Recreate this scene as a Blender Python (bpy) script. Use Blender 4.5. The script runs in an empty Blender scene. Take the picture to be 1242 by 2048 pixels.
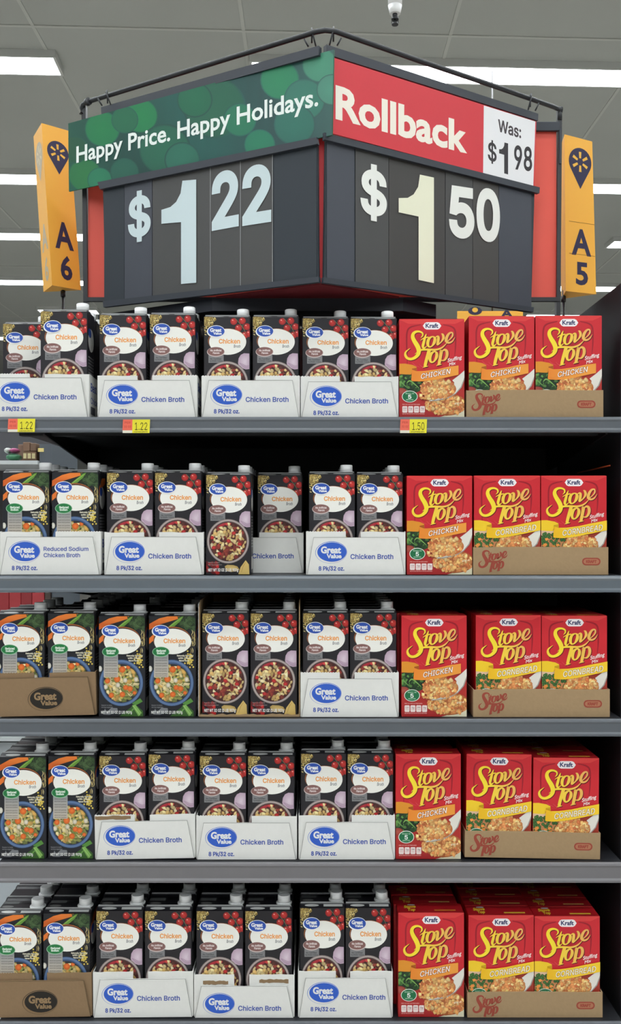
import bpy, math, random
import numpy as np
from mathutils import Vector, geometry

# ------------------------------------------------------------------ camera, world, exposure
SC = bpy.context.scene
COL = SC.collection
E = 1.45            # eye height
F = 1900.0          # focal length in pixels of the 1242x2048 frame
HY = 1050.0         # row of the horizon
cd = bpy.data.cameras.new('camera'); cam = bpy.data.objects.new('camera', cd); COL.objects.link(cam)
cam.location = (0, 0, E); cam.rotation_euler = (math.pi / 2, 0, 0)
cd.sensor_fit = 'VERTICAL'; cd.sensor_height = 36.0; cd.lens = 36.0 * F / 2048.0
cd.shift_y = (HY - 1024.0) / 2048.0
cd.clip_start = 0.05; cd.clip_end = 100
SC.camera = cam
wd = bpy.data.worlds.new('world'); SC.world = wd; wd.use_nodes = True
wd.node_tree.nodes['Background'].inputs[0].default_value = (0.75, 0.8, 0.82, 1)
wd.node_tree.nodes['Background'].inputs[1].default_value = 0.3
SC.view_settings.view_transform = 'Standard'; SC.view_settings.look = 'None'
SC.view_settings.gamma = 1.0; SC.view_settings.use_curve_mapping = False
SC.view_settings.exposure = 1.0
LAMP = 9.0          # radiance of the ceiling tubes
SC.cycles.use_denoising = True
SC.cycles.max_bounces = 6; SC.cycles.diffuse_bounces = 4; SC.cycles.caustics_reflective = False

R = random.Random(7)

def P(px, py, Y):
    return Vector(((px - 621.0) * Y / F, Y, E + (HY - py) * Y / F))

def lin(c):
    out = []
    for v in c[:3]:
        v = max(0.0, min(1.0, v / 255.0))
        out.append(v / 12.92 if v <= 0.04045 else ((v + 0.055) / 1.055) ** 2.4)
    return tuple(out)

# ------------------------------------------------------------------ materials
MATS = {}
def mat(name, rgb, rough=0.5, metal=0.0, spec=0.5, noise=0.0, nscale=60.0, bump=0.0, emit=0.0, coat=0.0):
    if name in MATS: return MATS[name]
    m = bpy.data.materials.new(name); m.use_nodes = True
    nt = m.node_tree; b = nt.nodes['Principled BSDF']
    c = lin(rgb)
    b.inputs['Base Color'].default_value = (*c, 1)
    b.inputs['Roughness'].default_value = rough; b.inputs['Metallic'].default_value = metal
    b.inputs['Specular IOR Level'].default_value = spec
    b.inputs['Coat Weight'].default_value = coat
    if emit:
        b.inputs['Emission Color'].default_value = (*c, 1); b.inputs['Emission Strength'].default_value = emit
    if noise or bump:
        tc = nt.nodes.new('ShaderNodeTexCoord'); n = nt.nodes.new('ShaderNodeTexNoise')
        n.inputs['Scale'].default_value = nscale; n.inputs['Detail'].default_value = 4
        nt.links.new(tc.outputs['Object'], n.inputs['Vector'])
        if noise:
            r = nt.nodes.new('ShaderNodeMix'); r.data_type = 'RGBA'
            nt.links.new(n.outputs['Fac'], r.inputs['Factor'])
            r.inputs['A'].default_value = (*[v * (1 - noise) for v in c], 1)
            r.inputs['B'].default_value = (*[min(1, v * (1 + noise)) for v in c], 1)
            nt.links.new(r.outputs['Result'], b.inputs['Base Color'])
        if bump:
            bp = nt.nodes.new('ShaderNodeBump'); bp.inputs['Strength'].default_value = bump
            bp.inputs['Distance'].default_value = 0.002
            nt.links.new(n.outputs['Fac'], bp.inputs['Height']); nt.links.new(bp.outputs['Normal'], b.inputs['Normal'])
    MATS[name] = m
    return m

def print_mat(name, rough, spec, coat=0.0):
    m = bpy.data.materials.new(name); m.use_nodes = True
    nt = m.node_tree; b = nt.nodes['Principled BSDF']
    a = nt.nodes.new('ShaderNodeVertexColor'); a.layer_name = 'Col'
    nt.links.new(a.outputs['Color'], b.inputs['Base Color'])
    b.inputs['Roughness'].default_value = rough; b.inputs['Specular IOR Level'].default_value = spec
    b.inputs['Coat Weight'].default_value = coat; b.inputs['Coat Roughness'].default_value = 0.15
    MATS[name] = m
    return m
PRINT = print_mat('carton_print', 0.42, 0.4)
PRINTM = print_mat('matt_print', 0.7, 0.2)
PRINTS = print_mat('sign_print', 0.5, 0.35)

m_ceiling = mat('ceiling_paint', (184, 188, 184), 0.9, noise=0.04, nscale=1.5)
m_floor = mat('floor_tile', (176, 172, 165), 0.25, noise=0.05, nscale=3)
m_wall = mat('wall_paint', (170, 172, 168), 0.8, noise=0.03, nscale=1)
m_black = mat('black_steel', (30, 31, 35), 0.5, noise=0.1, nscale=40)
m_back = mat('back_panel_steel', (24, 25, 31), 0.6, noise=0.1, nscale=30)
m_shelf = mat('shelf_steel', (34, 35, 39), 0.45, noise=0.08, nscale=50)
m_lip = mat('shelf_lip_grey', (92, 97, 103), 0.38, noise=0.05, nscale=30, spec=0.5)
m_lipg = mat('shelf_lip_gloss', (98, 106, 114), 0.2, noise=0.06, nscale=12, spec=0.8, coat=0.6)
m_lipw = mat('shelf_lip_warm', (116, 114, 117), 0.38, noise=0.05, nscale=30)
m_white = mat('white_card', (226, 226, 222), 0.75, noise=0.03, nscale=90, bump=0.15)
m_kraft = mat('kraft_card', (164, 137, 102), 0.85, noise=0.07, nscale=140, bump=0.2)
m_kraftb = mat('brown_card', (140, 114, 84), 0.85, noise=0.07, nscale=140, bump=0.2)
m_cap = mat('white_plastic', (246, 247, 247), 0.35)
m_carton = mat('carton_board', (34, 33, 37), 0.33, noise=0.08, nscale=60)
m_foil = mat('carton_edge', (172, 174, 174), 0.35)
m_red = mat('red_board_box', (196, 26, 34), 0.42)
m_redsign = mat('red_sign_board', (232, 88, 72), 0.5)
m_redshade = mat('shaded_red_board', (104, 20, 30), 0.7)  # red board with the shade of the sign's underside put into its colour
m_frame = mat('frame_steel', (44, 46, 50), 0.42)
m_frameb = mat('frame_rail', (50, 55, 64), 0.5)
m_holder = mat('holder_board', (40, 48, 56), 0.55, noise=0.05, nscale=20)
m_cardg = mat('digit_card_grey', (72, 72, 72), 0.5, noise=0.05, nscale=20)
m_cardb = mat('digit_card_blue', (66, 70, 80), 0.5, noise=0.05, nscale=20)
m_yellow = mat('yellow_plastic', (246, 180, 62), 0.5)
m_yellowd = mat('amber_plastic', (214, 130, 40), 0.5)
m_grey = mat('grey_steel', (150, 154, 158), 0.4)
m_lampbody = mat('lamp_housing', (210, 212, 210), 0.5)
m_lens = mat('lamp_lens', (247, 252, 255), 0.5, emit=LAMP)

# ------------------------------------------------------------------ mesh helpers
def link(name, me, m=None, parent=None, loc=None, rot=None):
    o = bpy.data.objects.new(name, me); COL.objects.link(o)
    if m is not None and me is not None and len(me.materials) == 0: me.materials.append(m)
    if parent is not None: o.parent = parent
    if loc is not None: o.location = loc
    if rot is not None: o.rotation_euler = rot
    return o

def tag(o, label=None, cat=None, group=None, kind=None):
    if label: o['label'] = label
    if cat: o['category'] = cat
    if group: o['group'] = group
    if kind: o['kind'] = kind
    return o

def empty(name, loc, rot=(0, 0, 0)):
    o = bpy.data.objects.new(name, None); COL.objects.link(o); o.location = loc; o.rotation_euler = rot
    o.empty_display_size = 0.05
    return o

class MB:
    def __init__(s): s.v = []; s.f = []; s.smooth = set()
    def box(s, x0, x1, y0, y1, z0, z1, b=0.0):
        if b <= 0:
            n = len(s.v)
            s.v += [(x0,y0,z0),(x1,y0,z0),(x1,y1,z0),(x0,y1,z0),(x0,y0,z1),(x1,y0,z1),(x1,y1,z1),(x0,y1,z1)]
            s.f += [tuple(n+i for i in q) for q in ((0,3,2,1),(4,5,6,7),(0,1,5,4),(1,2,6,5),(2,3,7,6),(3,0,4,7))]
            return s
        # octagonal cross-section in plan, chamfered top and bottom
        def ring(i, z):
            return [(x0+i+b,y0+i,z),(x1-i-b,y0+i,z),(x1-i,y0+i+b,z),(x1-i,y1-i-b,z),(x1-i-b,y1-i,z),(x0+i+b,y1-i,z),(x0+i,y1-i-b,z),(x0+i,y0+i+b,z)]
        n = len(s.v)
        for i, z in ((b, z0), (0, z0+b), (0, z1-b), (b, z1)): s.v += ring(i, z)
        for k in range(3):
            for j in range(8):
                a = n+k*8+j; c = n+k*8+(j+1) % 8; s.f.append((a, c, c+8, a+8))
        s.f.append(tuple(n+j for j in reversed(range(8)))); s.f.append(tuple(n+24+j for j in range(8)))
        return s
    def hexa(s, p):   # 8 points: bottom loop ccw seen from above, then top loop
        n = len(s.v); s.v += [tuple(q) for q in p]
        s.f += [tuple(n+i for i in q) for q in ((0,3,2,1),(4,5,6,7),(0,1,5,4),(1,2,6,5),(2,3,7,6),(3,0,4,7))]
        return s
    def prism(s, pts, axis, a, b):
        """extrude a 2-D polygon along axis (0 x,1 y,2 z) from a to b"""
        n = len(s.v); k = len(pts)
        for t in (a, b):
            for (u, w) in pts:
                s.v.append({0: (t, u, w), 1: (u, t, w), 2: (u, w, t)}[axis])
        for i in range(k):
            j = (i+1) % k; s.f.append((n+i, n+j, n+k+j, n+k+i))
        s.f.append(tuple(n+i for i in reversed(range(k)))); s.f.append(tuple(n+k+i for i in range(k)))
        return s
    def cyl(s, c, r, z0, z1, n=20, r1=None, rib=0.0):
        r1 = r if r1 is None else r1; b = len(s.v)
        for z, rr in ((z0, r), (z1, r1)):
            for i in range(n):
                a = 2*math.pi*i/n; q = rr - (rib if i % 2 else 0); s.v.append((c[0]+q*math.cos(a), c[1]+q*math.sin(a), z))
        for i in range(n):
            j = (i+1) % n; s.f.append((b+i, b+j, b+n+j, b+n+i)); s.smooth.add(len(s.f)-1)
        s.f.append(tuple(b+i for i in reversed(range(n)))); s.f.append(tuple(b+n+i for i in range(n)))
        return s
    def tube(s, pts, r, n=10):
        pts = [Vector(p) for p in pts]; b = len(s.v)
        up = Vector((0, 0, 1))
        for k, p in enumerate(pts):
            d = (pts[min(k+1, len(pts)-1)] - pts[max(k-1, 0)]).normalized()
            u = d.cross(up)
            if u.length < 0.05: u = d.cross(Vector((1, 0, 0)))
            u.normalize(); w = u.cross(d).normalized()
            for i in range(n):
                a = 2*math.pi*i/n; q = p + (u*math.cos(a) + w*math.sin(a))*r; s.v.append(tuple(q))
        for k in range(len(pts)-1):
            for i in range(n):
                j = (i+1) % n; s.f.append((b+k*n+i, b+k*n+j, b+(k+1)*n+j, b+(k+1)*n+i)); s.smooth.add(len(s.f)-1)
        s.f.append(tuple(b+i for i in reversed(range(n)))); s.f.append(tuple(b+(len(pts)-1)*n+i for i in range(n)))
        return s
    def mesh(s, name, off=(0, 0, 0)):
        me = bpy.data.meshes.new(name)
        me.from_pydata([(v[0]-off[0], v[1]-off[1], v[2]-off[2]) for v in s.v], [], s.f)
        for i in s.smooth: me.polygons[i].use_smooth = True
        me.update()
        import bmesh
        bm = bmesh.new(); bm.from_mesh(me); bmesh.ops.recalc_face_normals(bm, faces=bm.faces); bm.to_mesh(me); bm.free()
        return me
    def build(s, name, m, parent=None, loc=None, off=(0, 0, 0)):
        return link(name, s.mesh(name, off), m, parent, loc)

def placed(s, name, m, origin, parent=None):
    """mesh written in world coordinates, origin moved to a base point"""
    return link(name, s.mesh(name, origin), m, parent, origin if parent is None else None)

# ------------------------------------------------------------------ lettering
FD = bpy.utils.system_resource('DATAFILES', path='fonts')
FONTS = {'h': None, 's': None}
try:
    FONTS['s'] = bpy.data.fonts.load(FD + '/Inter.woff2')
except Exception:
    FONTS['s'] = None
_tc = {}
def loops_of(body, font, spacing=1.0):
    c = bpy.data.curves.new('lettering', 'FONT'); c.body = body; c.size = 1.0; c.resolution_u = 3
    c.space_character = spacing
    if FONTS[font]: c.font = FONTS[font]
    c.fill_mode = 'NONE'
    o = bpy.data.objects.new('lettering', c); COL.objects.link(o)
    dg = bpy.context.evaluated_depsgraph_get(); me = o.evaluated_get(dg).to_mesh()
    vs = [(v.co.x, v.co.y) for v in me.vertices]
    nxt = {}
    for e in me.edges:
        a, b = e.vertices; nxt.setdefault(a, []).append(b); nxt.setdefault(b, []).append(a)
    seen = set(); out = []
    for st in range(len(vs)):
        if st in seen or st not in nxt: continue
        lp = [st]; seen.add(st)
        cur = st+1 if st+1 in nxt[st] else nxt[st][0]
        while cur not in seen:
            lp.append(cur); seen.add(cur)
            cand = [q for q in nxt[cur] if q not in seen]
            if not cand: break
            cur = cand[0]
        pts = [vs[i] for i in lp]
        clean = []
        for p in pts:
            if not clean or abs(p[0]-clean[-1][0])+abs(p[1]-clean[-1][1]) > 1e-5: clean.append(p)
        if len(clean) > 2: out.append(np.array(clean))
    o.evaluated_get(dg).to_mesh_clear()
    bpy.data.objects.remove(o); bpy.data.curves.remove(c)
    return out

def area(l):
    x, y = l[:, 0], l[:, 1]
    return 0.5*float(np.sum(x*np.roll(y, -1) - np.roll(x, -1)*y))

def fill_loops(loops):
    vs = []; ed = []
    for l in loops:
        n = len(vs); k = len(l); vs += [Vector((float(p[0]), float(p[1]))) for p in l]
        ed += [(n+i, n+(i+1) % k) for i in range(k)]
    r = geometry.delaunay_2d_cdt(vs, ed, [], 0, 1e-6)
    v2 = np.array([(v.x, v.y) for v in r[0]]); tr = np.array([f for f in r[2] if len(f) == 3])
    if len(tr) == 0: return v2, tr
    ce = v2[tr].mean(axis=1)
    wn = np.zeros(len(ce))
    for l in loops:
        a = l; b = np.roll(l, -1, axis=0)
        for (x0, y0), (x1, y1) in zip(a, b):
            if y0 == y1: continue
            up = y1 > y0
            lo, hi = (y0, y1) if up else (y1, y0)
            mk = (ce[:, 1] >= lo) & (ce[:, 1] < hi)
            xx = x0 + (ce[:, 1]-y0)*(x1-x0)/(y1-y0)
            wn += np.where(mk & (xx > ce[:, 0]), 1 if up else -1, 0)
    return v2, tr[np.abs(wn) > 0.5]

CAPH = {}
def glyphs(body, font='s', bold=0.0, spacing=1.0):
    key = (body, font, bold, spacing)
    if key in _tc: return _tc[key]
    if font not in CAPH:
        CAPH[font] = max(l[:, 1].max() for l in loops_of('H', font))
    ls = loops_of(body, font, spacing)
    if bold:
        sg = 1.0 if area(max(ls, key=lambda l: abs(area(l)))) > 0 else -1.0
        nl = []
        for l in ls:
            pv = np.roll(l, 1, axis=0); nx = np.roll(l, -1, axis=0)
            d1 = l-pv; d2 = nx-l
            d1 /= np.maximum(1e-9, np.linalg.norm(d1, axis=1))[:, None]; d2 /= np.maximum(1e-9, np.linalg.norm(d2, axis=1))[:, None]
            n1 = np.stack([d1[:, 1], -d1[:, 0]], 1); n2 = np.stack([d2[:, 1], -d2[:, 0]], 1)
            nn = n1+n2; ln = np.linalg.norm(nn, axis=1); nn /= np.maximum(1e-6, ln)[:, None]
            k = 1.0/np.maximum(0.55, np.sum(nn*n1, axis=1))
            nl.append(l + sg*bold*nn*k[:, None])
        ls = nl
    v, t = fill_loops(ls)
    x0, x1 = v[:, 0].min(), v[:, 0].max()
    res = (v, t, x0, x1, CAPH[font])
    _tc[key] = res
    return res

# ------------------------------------------------------------------ flat print built as thin coloured geometry
DZ = 0.00004
def clip_poly(poly, inside, inter):
    out = []
    for i in range(len(poly)):
        a, b = poly[i-1], poly[i]
        ia, ib = inside(a), inside(b)
        if ib:
            if not ia: out.append(inter(a, b))
            out.append(b)
        elif ia: out.append(inter(a, b))
    return out

ONE = [(0.0, 0.735), (0.20, 0.755), (0.33, 0.80), (0.43, 0.88), (0.47, 1.0), (0.78, 1.0), (0.78, 0.0), (0.44, 0.0), (0.44, 0.60), (0.0, 0.60)]
class Art:
    """coloured shapes on the plane O + U*x + V*y; m maps art coordinates to plane metres"""
    def __init__(s, O, U, V, m, bounds, store=None):
        s.O, s.U, s.V = Vector(O), Vector(U).normalized(), Vector(V).normalized()
        s.N = s.U.cross(s.V).normalized(); s.m = m; s.b = bounds
        s.st = store if store is not None else {'v': [], 'f': [], 'c': []}
        s.boxes = []; s.clip = None; s.maxl = 0
    def add(s, tris, col):
        """tris: list of triangles of (x,y) plane metres with art coordinate for colour"""
        x0, x1, y0, y1 = s.b
        out = []
        for t in tris:
            pl = [tuple(p) for p in t]     # (X, Y, r, g, b)
            if min(p[0] for p in pl) < x0 or max(p[0] for p in pl) > x1 or min(p[1] for p in pl) < y0 or max(p[1] for p in pl) > y1:
                for ax, lim, sg in ((0, x0, 1), (0, x1, -1), (1, y0, 1), (1, y1, -1)):
                    pl = clip_poly(pl, lambda p: (p[ax]-lim)*sg >= -1e-9,
                                   lambda a, b: tuple(a[i]+(b[i]-a[i])*((lim-a[ax])/(b[ax]-a[ax])) for i in range(5)))
                    if len(pl) < 3: break
            if len(pl) >= 3 and s.clip:
                for (nx, ny, d) in s.clip:
                    pl = clip_poly(pl, lambda p: p[0]*nx+p[1]*ny <= d,
                                   lambda a, b: tuple(a[i]+(b[i]-a[i])*((d-(a[0]*nx+a[1]*ny))/((b[0]-a[0])*nx+(b[1]-a[1])*ny)) for i in range(5)))
                    if len(pl) < 3: break
            if len(pl) >= 3: out.append(pl)
        if not out: return
        xs = [p[0] for pl in out for p in pl]; ys = [p[1] for pl in out for p in pl]
        bb = (min(xs), max(xs), min(ys), max(ys)); L = 0
        for (q, l) in s.boxes:
            if l > L-1 and q[0] < bb[1] and q[1] > bb[0] and q[2] < bb[3] and q[3] > bb[2]: L = max(L, l+1)
        s.boxes.append((bb, L)); s.maxl = max(s.maxl, L)
        off = s.O + s.N*(DZ*(L+1))
        v, f, c = s.st['v'], s.st['f'], s.st['c']
        for pl in out:
            n = len(v)
            for p in pl:
                q = off + s.U*p[0] + s.V*p[1]; v.append((q.x, q.y, q.z)); c.append((p[2], p[3], p[4], 1.0))
            f.append(tuple(range(n, n+len(pl))))
    def pt(s, x, y, col):
        X, Y = s.m(x, y); c = lin(col(x, y)) if callable(col) else lin(col)
        return (X, Y, *c)
    def fan(s, cen, pts, col, ccol=None):
        c = s.pt(*cen, ccol if ccol is not None else col); q = [s.pt(*p, col) for p in pts]
        s.add([(c, q[i], q[(i+1) % len(q)]) for i in range(len(q))], None)
    def ell(s, cx, cy, rx, ry, col, ccol=None, rot=0.0, n=28):
        cr, sr = math.cos(rot), math.sin(rot)
        pts = []
        for i in range(n):
            a = 2*math.pi*i/n; u, v = rx*math.cos(a), ry*math.sin(a); pts.append((cx+u*cr-v*sr, cy+u*sr+v*cr))
        s.fan((cx, cy), pts, col, ccol)
    def rect(s, x0, y0, x1, y1, col):
        nx = 1; q = [s.pt(x0, y0, col), s.pt(x1, y0, col), s.pt(x1, y1, col), s.pt(x0, y1, col)]
        s.add([(q[0], q[1], q[2]), (q[0], q[2], q[3])], None)
    def poly(s, pts, col):
        tri = geometry.tessellate_polygon([[Vector((p[0], p[1], 0)) for p in pts]])
        q = [s.pt(*p, col) for p in pts]
        s.add([(q[a], q[b], q[c]) for a, b, c in tri], None)
    def stroke(s, pts, col, closed=False, sub=5):
        n = len(pts); P_ = np.array(pts, float); res = []
        rng = range(n if closed else n-1)
        for i in rng:
            p0 = P_[(i-1) % n] if closed or i > 0 else P_[i]; p1 = P_[i]; p2 = P_[(i+1) % n]
            p3 = P_[(i+2) % n] if closed or i+2 < n else p2
            for k in range(sub):
                t = k/sub
                res.append(0.5*((2*p1)+(-p0+p2)*t+(2*p0-5*p1+4*p2-p3)*t*t+(-p0+3*p1-3*p2+p3)*t**3))
        if not closed: res.append(P_[-1])
        res = np.array(res); m = len(res); L_ = []; R_ = []
        for i in range(m):
            a = res[(i-1) % m] if closed or i > 0 else res[i]; b = res[(i+1) % m] if closed or i+1 < m else res[i]
            d = b[:2]-a[:2]; d = d/max(1e-9, np.linalg.norm(d)); w = max(0.3, res[i][2])/2
            L_.append((res[i][0]-d[1]*w, res[i][1]+d[0]*w)); R_.append((res[i][0]+d[1]*w, res[i][1]-d[0]*w))
        tr = []
        for i in range(m if closed else m-1):
            j = (i+1) % m
            a, b, c, d = s.pt(*L_[i], col), s.pt(*L_[j], col), s.pt(*R_[j], col), s.pt(*R_[i], col)
            tr += [(a, b, c), (a, c, d)]
        s.add(tr, None)
    def blob(s, cx, cy, r, col, rnd, asp=1.0, n=8, rim=0.7, rot=None):
        a0 = rnd.random()*6.28 if rot is None else rot; pts = []
        for i in range(n):
            a = 2*math.pi*i/n; q = r*(0.58+0.78*rnd.random()); u, v = q*math.cos(a)*asp, q*math.sin(a)
            pts.append((cx+u*math.cos(a0)-v*math.sin(a0), cy+u*math.sin(a0)+v*math.cos(a0)))
        k = 0.9+0.25*rnd.random()
        w = rim+(1-rim)*0.55
        s.fan((cx-r*0.25, cy-r*0.3), pts, tuple(v*w*k for v in col), tuple(min(255, v*1.06*k) for v in col))
    def text(s, body, p0, p1, cap, col, font='s', bold=0.0, slant=0.0, spacing=1.0, up=None):
        v, t, x0, x1, ch = glyphs(body, font, bold, spacing)
        A = np.array(s.m(*p0)); B = np.array(s.m(*p1)); C = np.array(s.m(p0[0]+(up or 0), p0[1]-cap))
        ex = (B-A)/(x1-x0); ey = (C-A)/ch
        c = None if callable(col) else lin(col)
        Q = A[None, :] + (v[:, :1]-x0+v[:, 1:2]*slant)*ex[None, :] + v[:, 1:2]*ey[None, :]
        tr = []
        for a, b, d in t:
            if callable(col):
                w = []
                for i in (a, b, d):
                    fx = (v[i, 0]-x0)/(x1-x0); w.append((Q[i, 0], Q[i, 1], *lin(col(p0[0]+(p1[0]-p0[0])*fx, p0[1]-cap*v[i, 1]/ch))))
                tr.append(tuple(w))
            else: tr.append(tuple((Q[i, 0], Q[i, 1], *c) for i in (a, b, d)))
        s.add(tr, None)
    def one(s, p0, p1, cap, col):
        """plain bold numeral 1 without a foot: flag to the left, stem to the right"""
        pts = []
        for u, w in ONE:
            f = u/0.78; pts.append((p0[0]+(p1[0]-p0[0])*f, p0[1]+(p1[1]-p0[1])*f-cap*w))
        s.poly(pts, col)
    def circle_clip(s, cx, cy, rx, ry, n=24):
        pts = [s.m(cx+rx*math.cos(2*math.pi*i/n), cy+ry*math.sin(2*math.pi*i/n)) for i in range(n)]
        cc = s.m(cx, cy); s.clip = []
        for i in range(n):
            (ax, ay), (bx, by) = pts[i], pts[(i+1) % n]
            nx, ny = by-ay, -(bx-ax); d = ax*nx+ay*ny
            if cc[0]*nx+cc[1]*ny > d: nx, ny, d = -nx, -ny, -d
            s.clip.append((nx, ny, d))
    def mesh(s, name, m):
        me = bpy.data.meshes.new(name); me.from_pydata(s.st['v'], [], s.st['f'])
        at = me.color_attributes.new('Col', 'FLOAT_COLOR', 'POINT')
        at.data.foreach_set('color', np.array(s.st['c'], dtype=np.float32).ravel())
        me.materials.append(m); me.update()
        return me

def front_art(fr, x0, x1, z0, z1, y=0.0, store=None):
    """art on a front face (facing -Y); fr = (left, top, right, bottom) of the face in art units"""
    l, t, r, b = fr
    m = lambda x, yy: (x0+(x-l)/(r-l)*(x1-x0), z1-(yy-t)/(b-t)*(z1-z0))
    return Art((0, y, 0), (1, 0, 0), (0, 0, 1), m, (x0, x1, z0, z1), store)

def gv_logo(a, cx, cy, rx, ry, blue=(46, 84, 178), white=(240, 242, 244), ring=None, hollow=None):
    a.ell(cx-rx*0.05, cy+ry*0.03, rx*1.07, ry*1.1, ring or white, rot=-0.05, n=36)
    if hollow: a.ell(cx-rx*0.05, cy+ry*0.05, rx*1.04, ry*1.06, hollow, rot=-0.05, n=36)
    a.ell(cx, cy, rx*0.985, ry*0.97, blue, n=36)
    a.text('Great', (cx-rx*0.74, cy+ry*0.10), (cx+rx*0.62, cy+ry*0.10), ry*0.62, white, 'h', 0.045)
    a.text('Value', (cx-rx*0.36, cy+ry*0.60), (cx+rx*0.66, cy+ry*0.60), ry*0.40, white, 'h', 0.045)

ORANGE = (238, 158, 74)
def broth_common(a, cx, cy, rx, ry, k, badge, bcol, lines):
    """white oval, logo, wording; k scales type"""
    a.ell(cx-8*k, cy-6*k, rx+8*k, ry+4*k, (196, 116, 52), n=40)
    a.ell(cx-5*k, cy-2*k, rx+5*k, ry+2*k, (70, 40, 30), n=40)
    a.ell(cx, cy, rx, ry, (240, 238, 230), n=40)

def art_black(store):
    W, H = 0.0925, 0.2005
    a = front_art((105, 148, 603, 1238), -W/2, W/2, 0.0005, 0.2005, -0.0003, store)
    r = random.Random(3)
    a.rect(100, 140, 610, 1245, (36, 34, 39))
    for i in range(190):
        x = 105+abs(r.gauss(0, 62)); y = 150+abs(r.gauss(0, 75))
        if (x-105)/135+(y-150)/200 > 1.1: continue
        a.blob(x, y, 5+5*r.random(), r.choice([(204, 180, 104), (180, 154, 84), (216, 196, 130), (152, 126, 68)]), r, 1.7, 5)
    for (x, y) in ((428, 197), (522, 190), (480, 268), (572, 255), (552, 345), (598, 330)):
        a.ell(x, y, 38, 38, (150, 28, 30), (214, 60, 54), n=16); a.ell(x-12, y-14, 9, 7, (240, 160, 150), n=8)
    a.stroke([(440, 160, 5), (490, 215, 6), (540, 285, 6), (560, 330, 5)], (110, 112, 84)); a.stroke([(540, 230, 4), (520, 245, 5), (545, 290, 4)], (110, 112, 84))
    a.ell(355, 408, 208, 134, (200, 120, 56), n=40, rot=-0.03); a.ell(357, 414, 206, 138, (84, 48, 34), n=40); a.ell(362, 420, 203, 142, (241, 240, 233), n=40)
    gv_logo(a, 237, 305, 92, 60)
    a.text('Chicken', (265, 437), (497, 437), 46, ORANGE, 's', 0.026)
    a.text('Broth', (428, 484), (500, 484), 34, (110, 112, 116), 'h', 0.012, 0.15)
    a.rect(152, 560, 318, 650, (128, 128, 130)); a.text('No Certified', (170, 615), (290, 615), 17, (52, 52, 56), 's', 0.01); a.text('Synthetic Colors', (162, 636), (306, 636), 15, (52, 52, 56), 's', 0.01)
    a.ell(232, 530, 97, 54, (206, 190, 186), n=30); a.ell(232, 526, 92, 48, (134, 96, 92), n=30)
    a.text('No Artificial', (172, 524), (296, 524), 20, (228, 214, 212), 's', 0.03); a.text('Flavors', (200, 552), (272, 552), 20, (228, 214, 212), 's', 0.03)
    a.fan((550, 640), [(475, 650), (482, 600), (505, 562), (540, 545), (598, 548), (600, 600), (600, 718), (560, 722), (510, 705), (482, 680)], (186, 160, 180), (218, 202, 214))
    for q in (20, 38, 56): a.stroke([(500-q*0.2, 650, 2), (520, 650+q*0.6, 4), (560, 668+q*0.7, 5), (597, 665+q*0.6, 4)], (158, 128, 154))
    a.ell(350, 875, 238, 244, (120, 108, 106), (120, 108, 106), n=44); a.ell(350, 875, 232, 238, (176, 164, 160), n=44); a.ell(350, 875, 214, 220, (86, 62, 62), n=44); a.ell(352, 880, 205, 212, (70, 34, 34), n=44)
    a.circle_clip(352, 880, 203, 210)
    for i in range(34):
        an = r.random()*6.28; q = 195*math.sqrt(r.random()); a.blob(352+q*math.cos(an), 880+q*math.sin(an)*1.03, 26+10*r.random(), r.choice([(112, 42, 42), (142, 54, 48), (92, 42, 38), (76, 48, 40)]), r, 1.3)
    a.ell(280, 690, 62, 26, (150, 36, 48), (186, 52, 64), rot=-0.4, n=14); a.ell(350, 682, 36, 22, (190, 50, 54), (214, 90, 84), n=12)
    for i in range(92):
        an = i*2.39996; q = 196*math.sqrt(((i*37) % 92+0.5)/92); an = ((i*37) % 92)*2.39996; x, y = 352+q*math.cos(an)+r.uniform(-7, 7), 885+q*math.sin(an)*1.03+r.uniform(-7, 7)
        if y < 715 and x < 400 and i % 3: continue
        a.blob(x, y, 13+11*r.random(), r.choice([(206, 182, 128), (220, 200, 146), (186, 150, 98), (226, 212, 172), (200, 166, 104), (212, 188, 136), (222, 204, 152), (124, 54, 48), (92, 50, 42), (158, 66, 54)]), r, 1.5, 7, 0.74)
    for (x, y) in ((415, 785), (355, 870), (190, 945), (480, 905), (170, 835), (255, 1010)): a.ell(x, y, 24, 20, (160, 30, 36), (212, 62, 60), n=12)
    a.clip = None
    for i in range(16): a.blob(105+r.random()*135, 1105+r.random()*130, 24, r.choice([(150, 30, 34), (196, 44, 44), (110, 22, 26)]), r)
    a.fan((395, 1172), [(312, 1150), (340, 1132), (410, 1136), (455, 1150), (478, 1185), (450, 1205), (380, 1212), (330, 1200)], (180, 150, 84), (216, 188, 120))
    a.poly([(465, 1236), (490, 1160), (548, 1082), (585, 1130), (590, 1236)], (212, 182, 108)); a.stroke([(500, 1215, 4), (520, 1150, 8), (550, 1105, 4)], (188, 152, 78))
    a.text('Season to taste', (125, 1114), (258, 1114), 14, (170, 160, 160)); a.text('serving suggestion', (125, 1138), (282, 1138), 14, (170, 160, 160))
    a.text('NET WT 32 OZ (2 LB) 907g', (125, 1204), (465, 1204), 30, (238, 236, 232), 's', 0.03)
    return a

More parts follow.
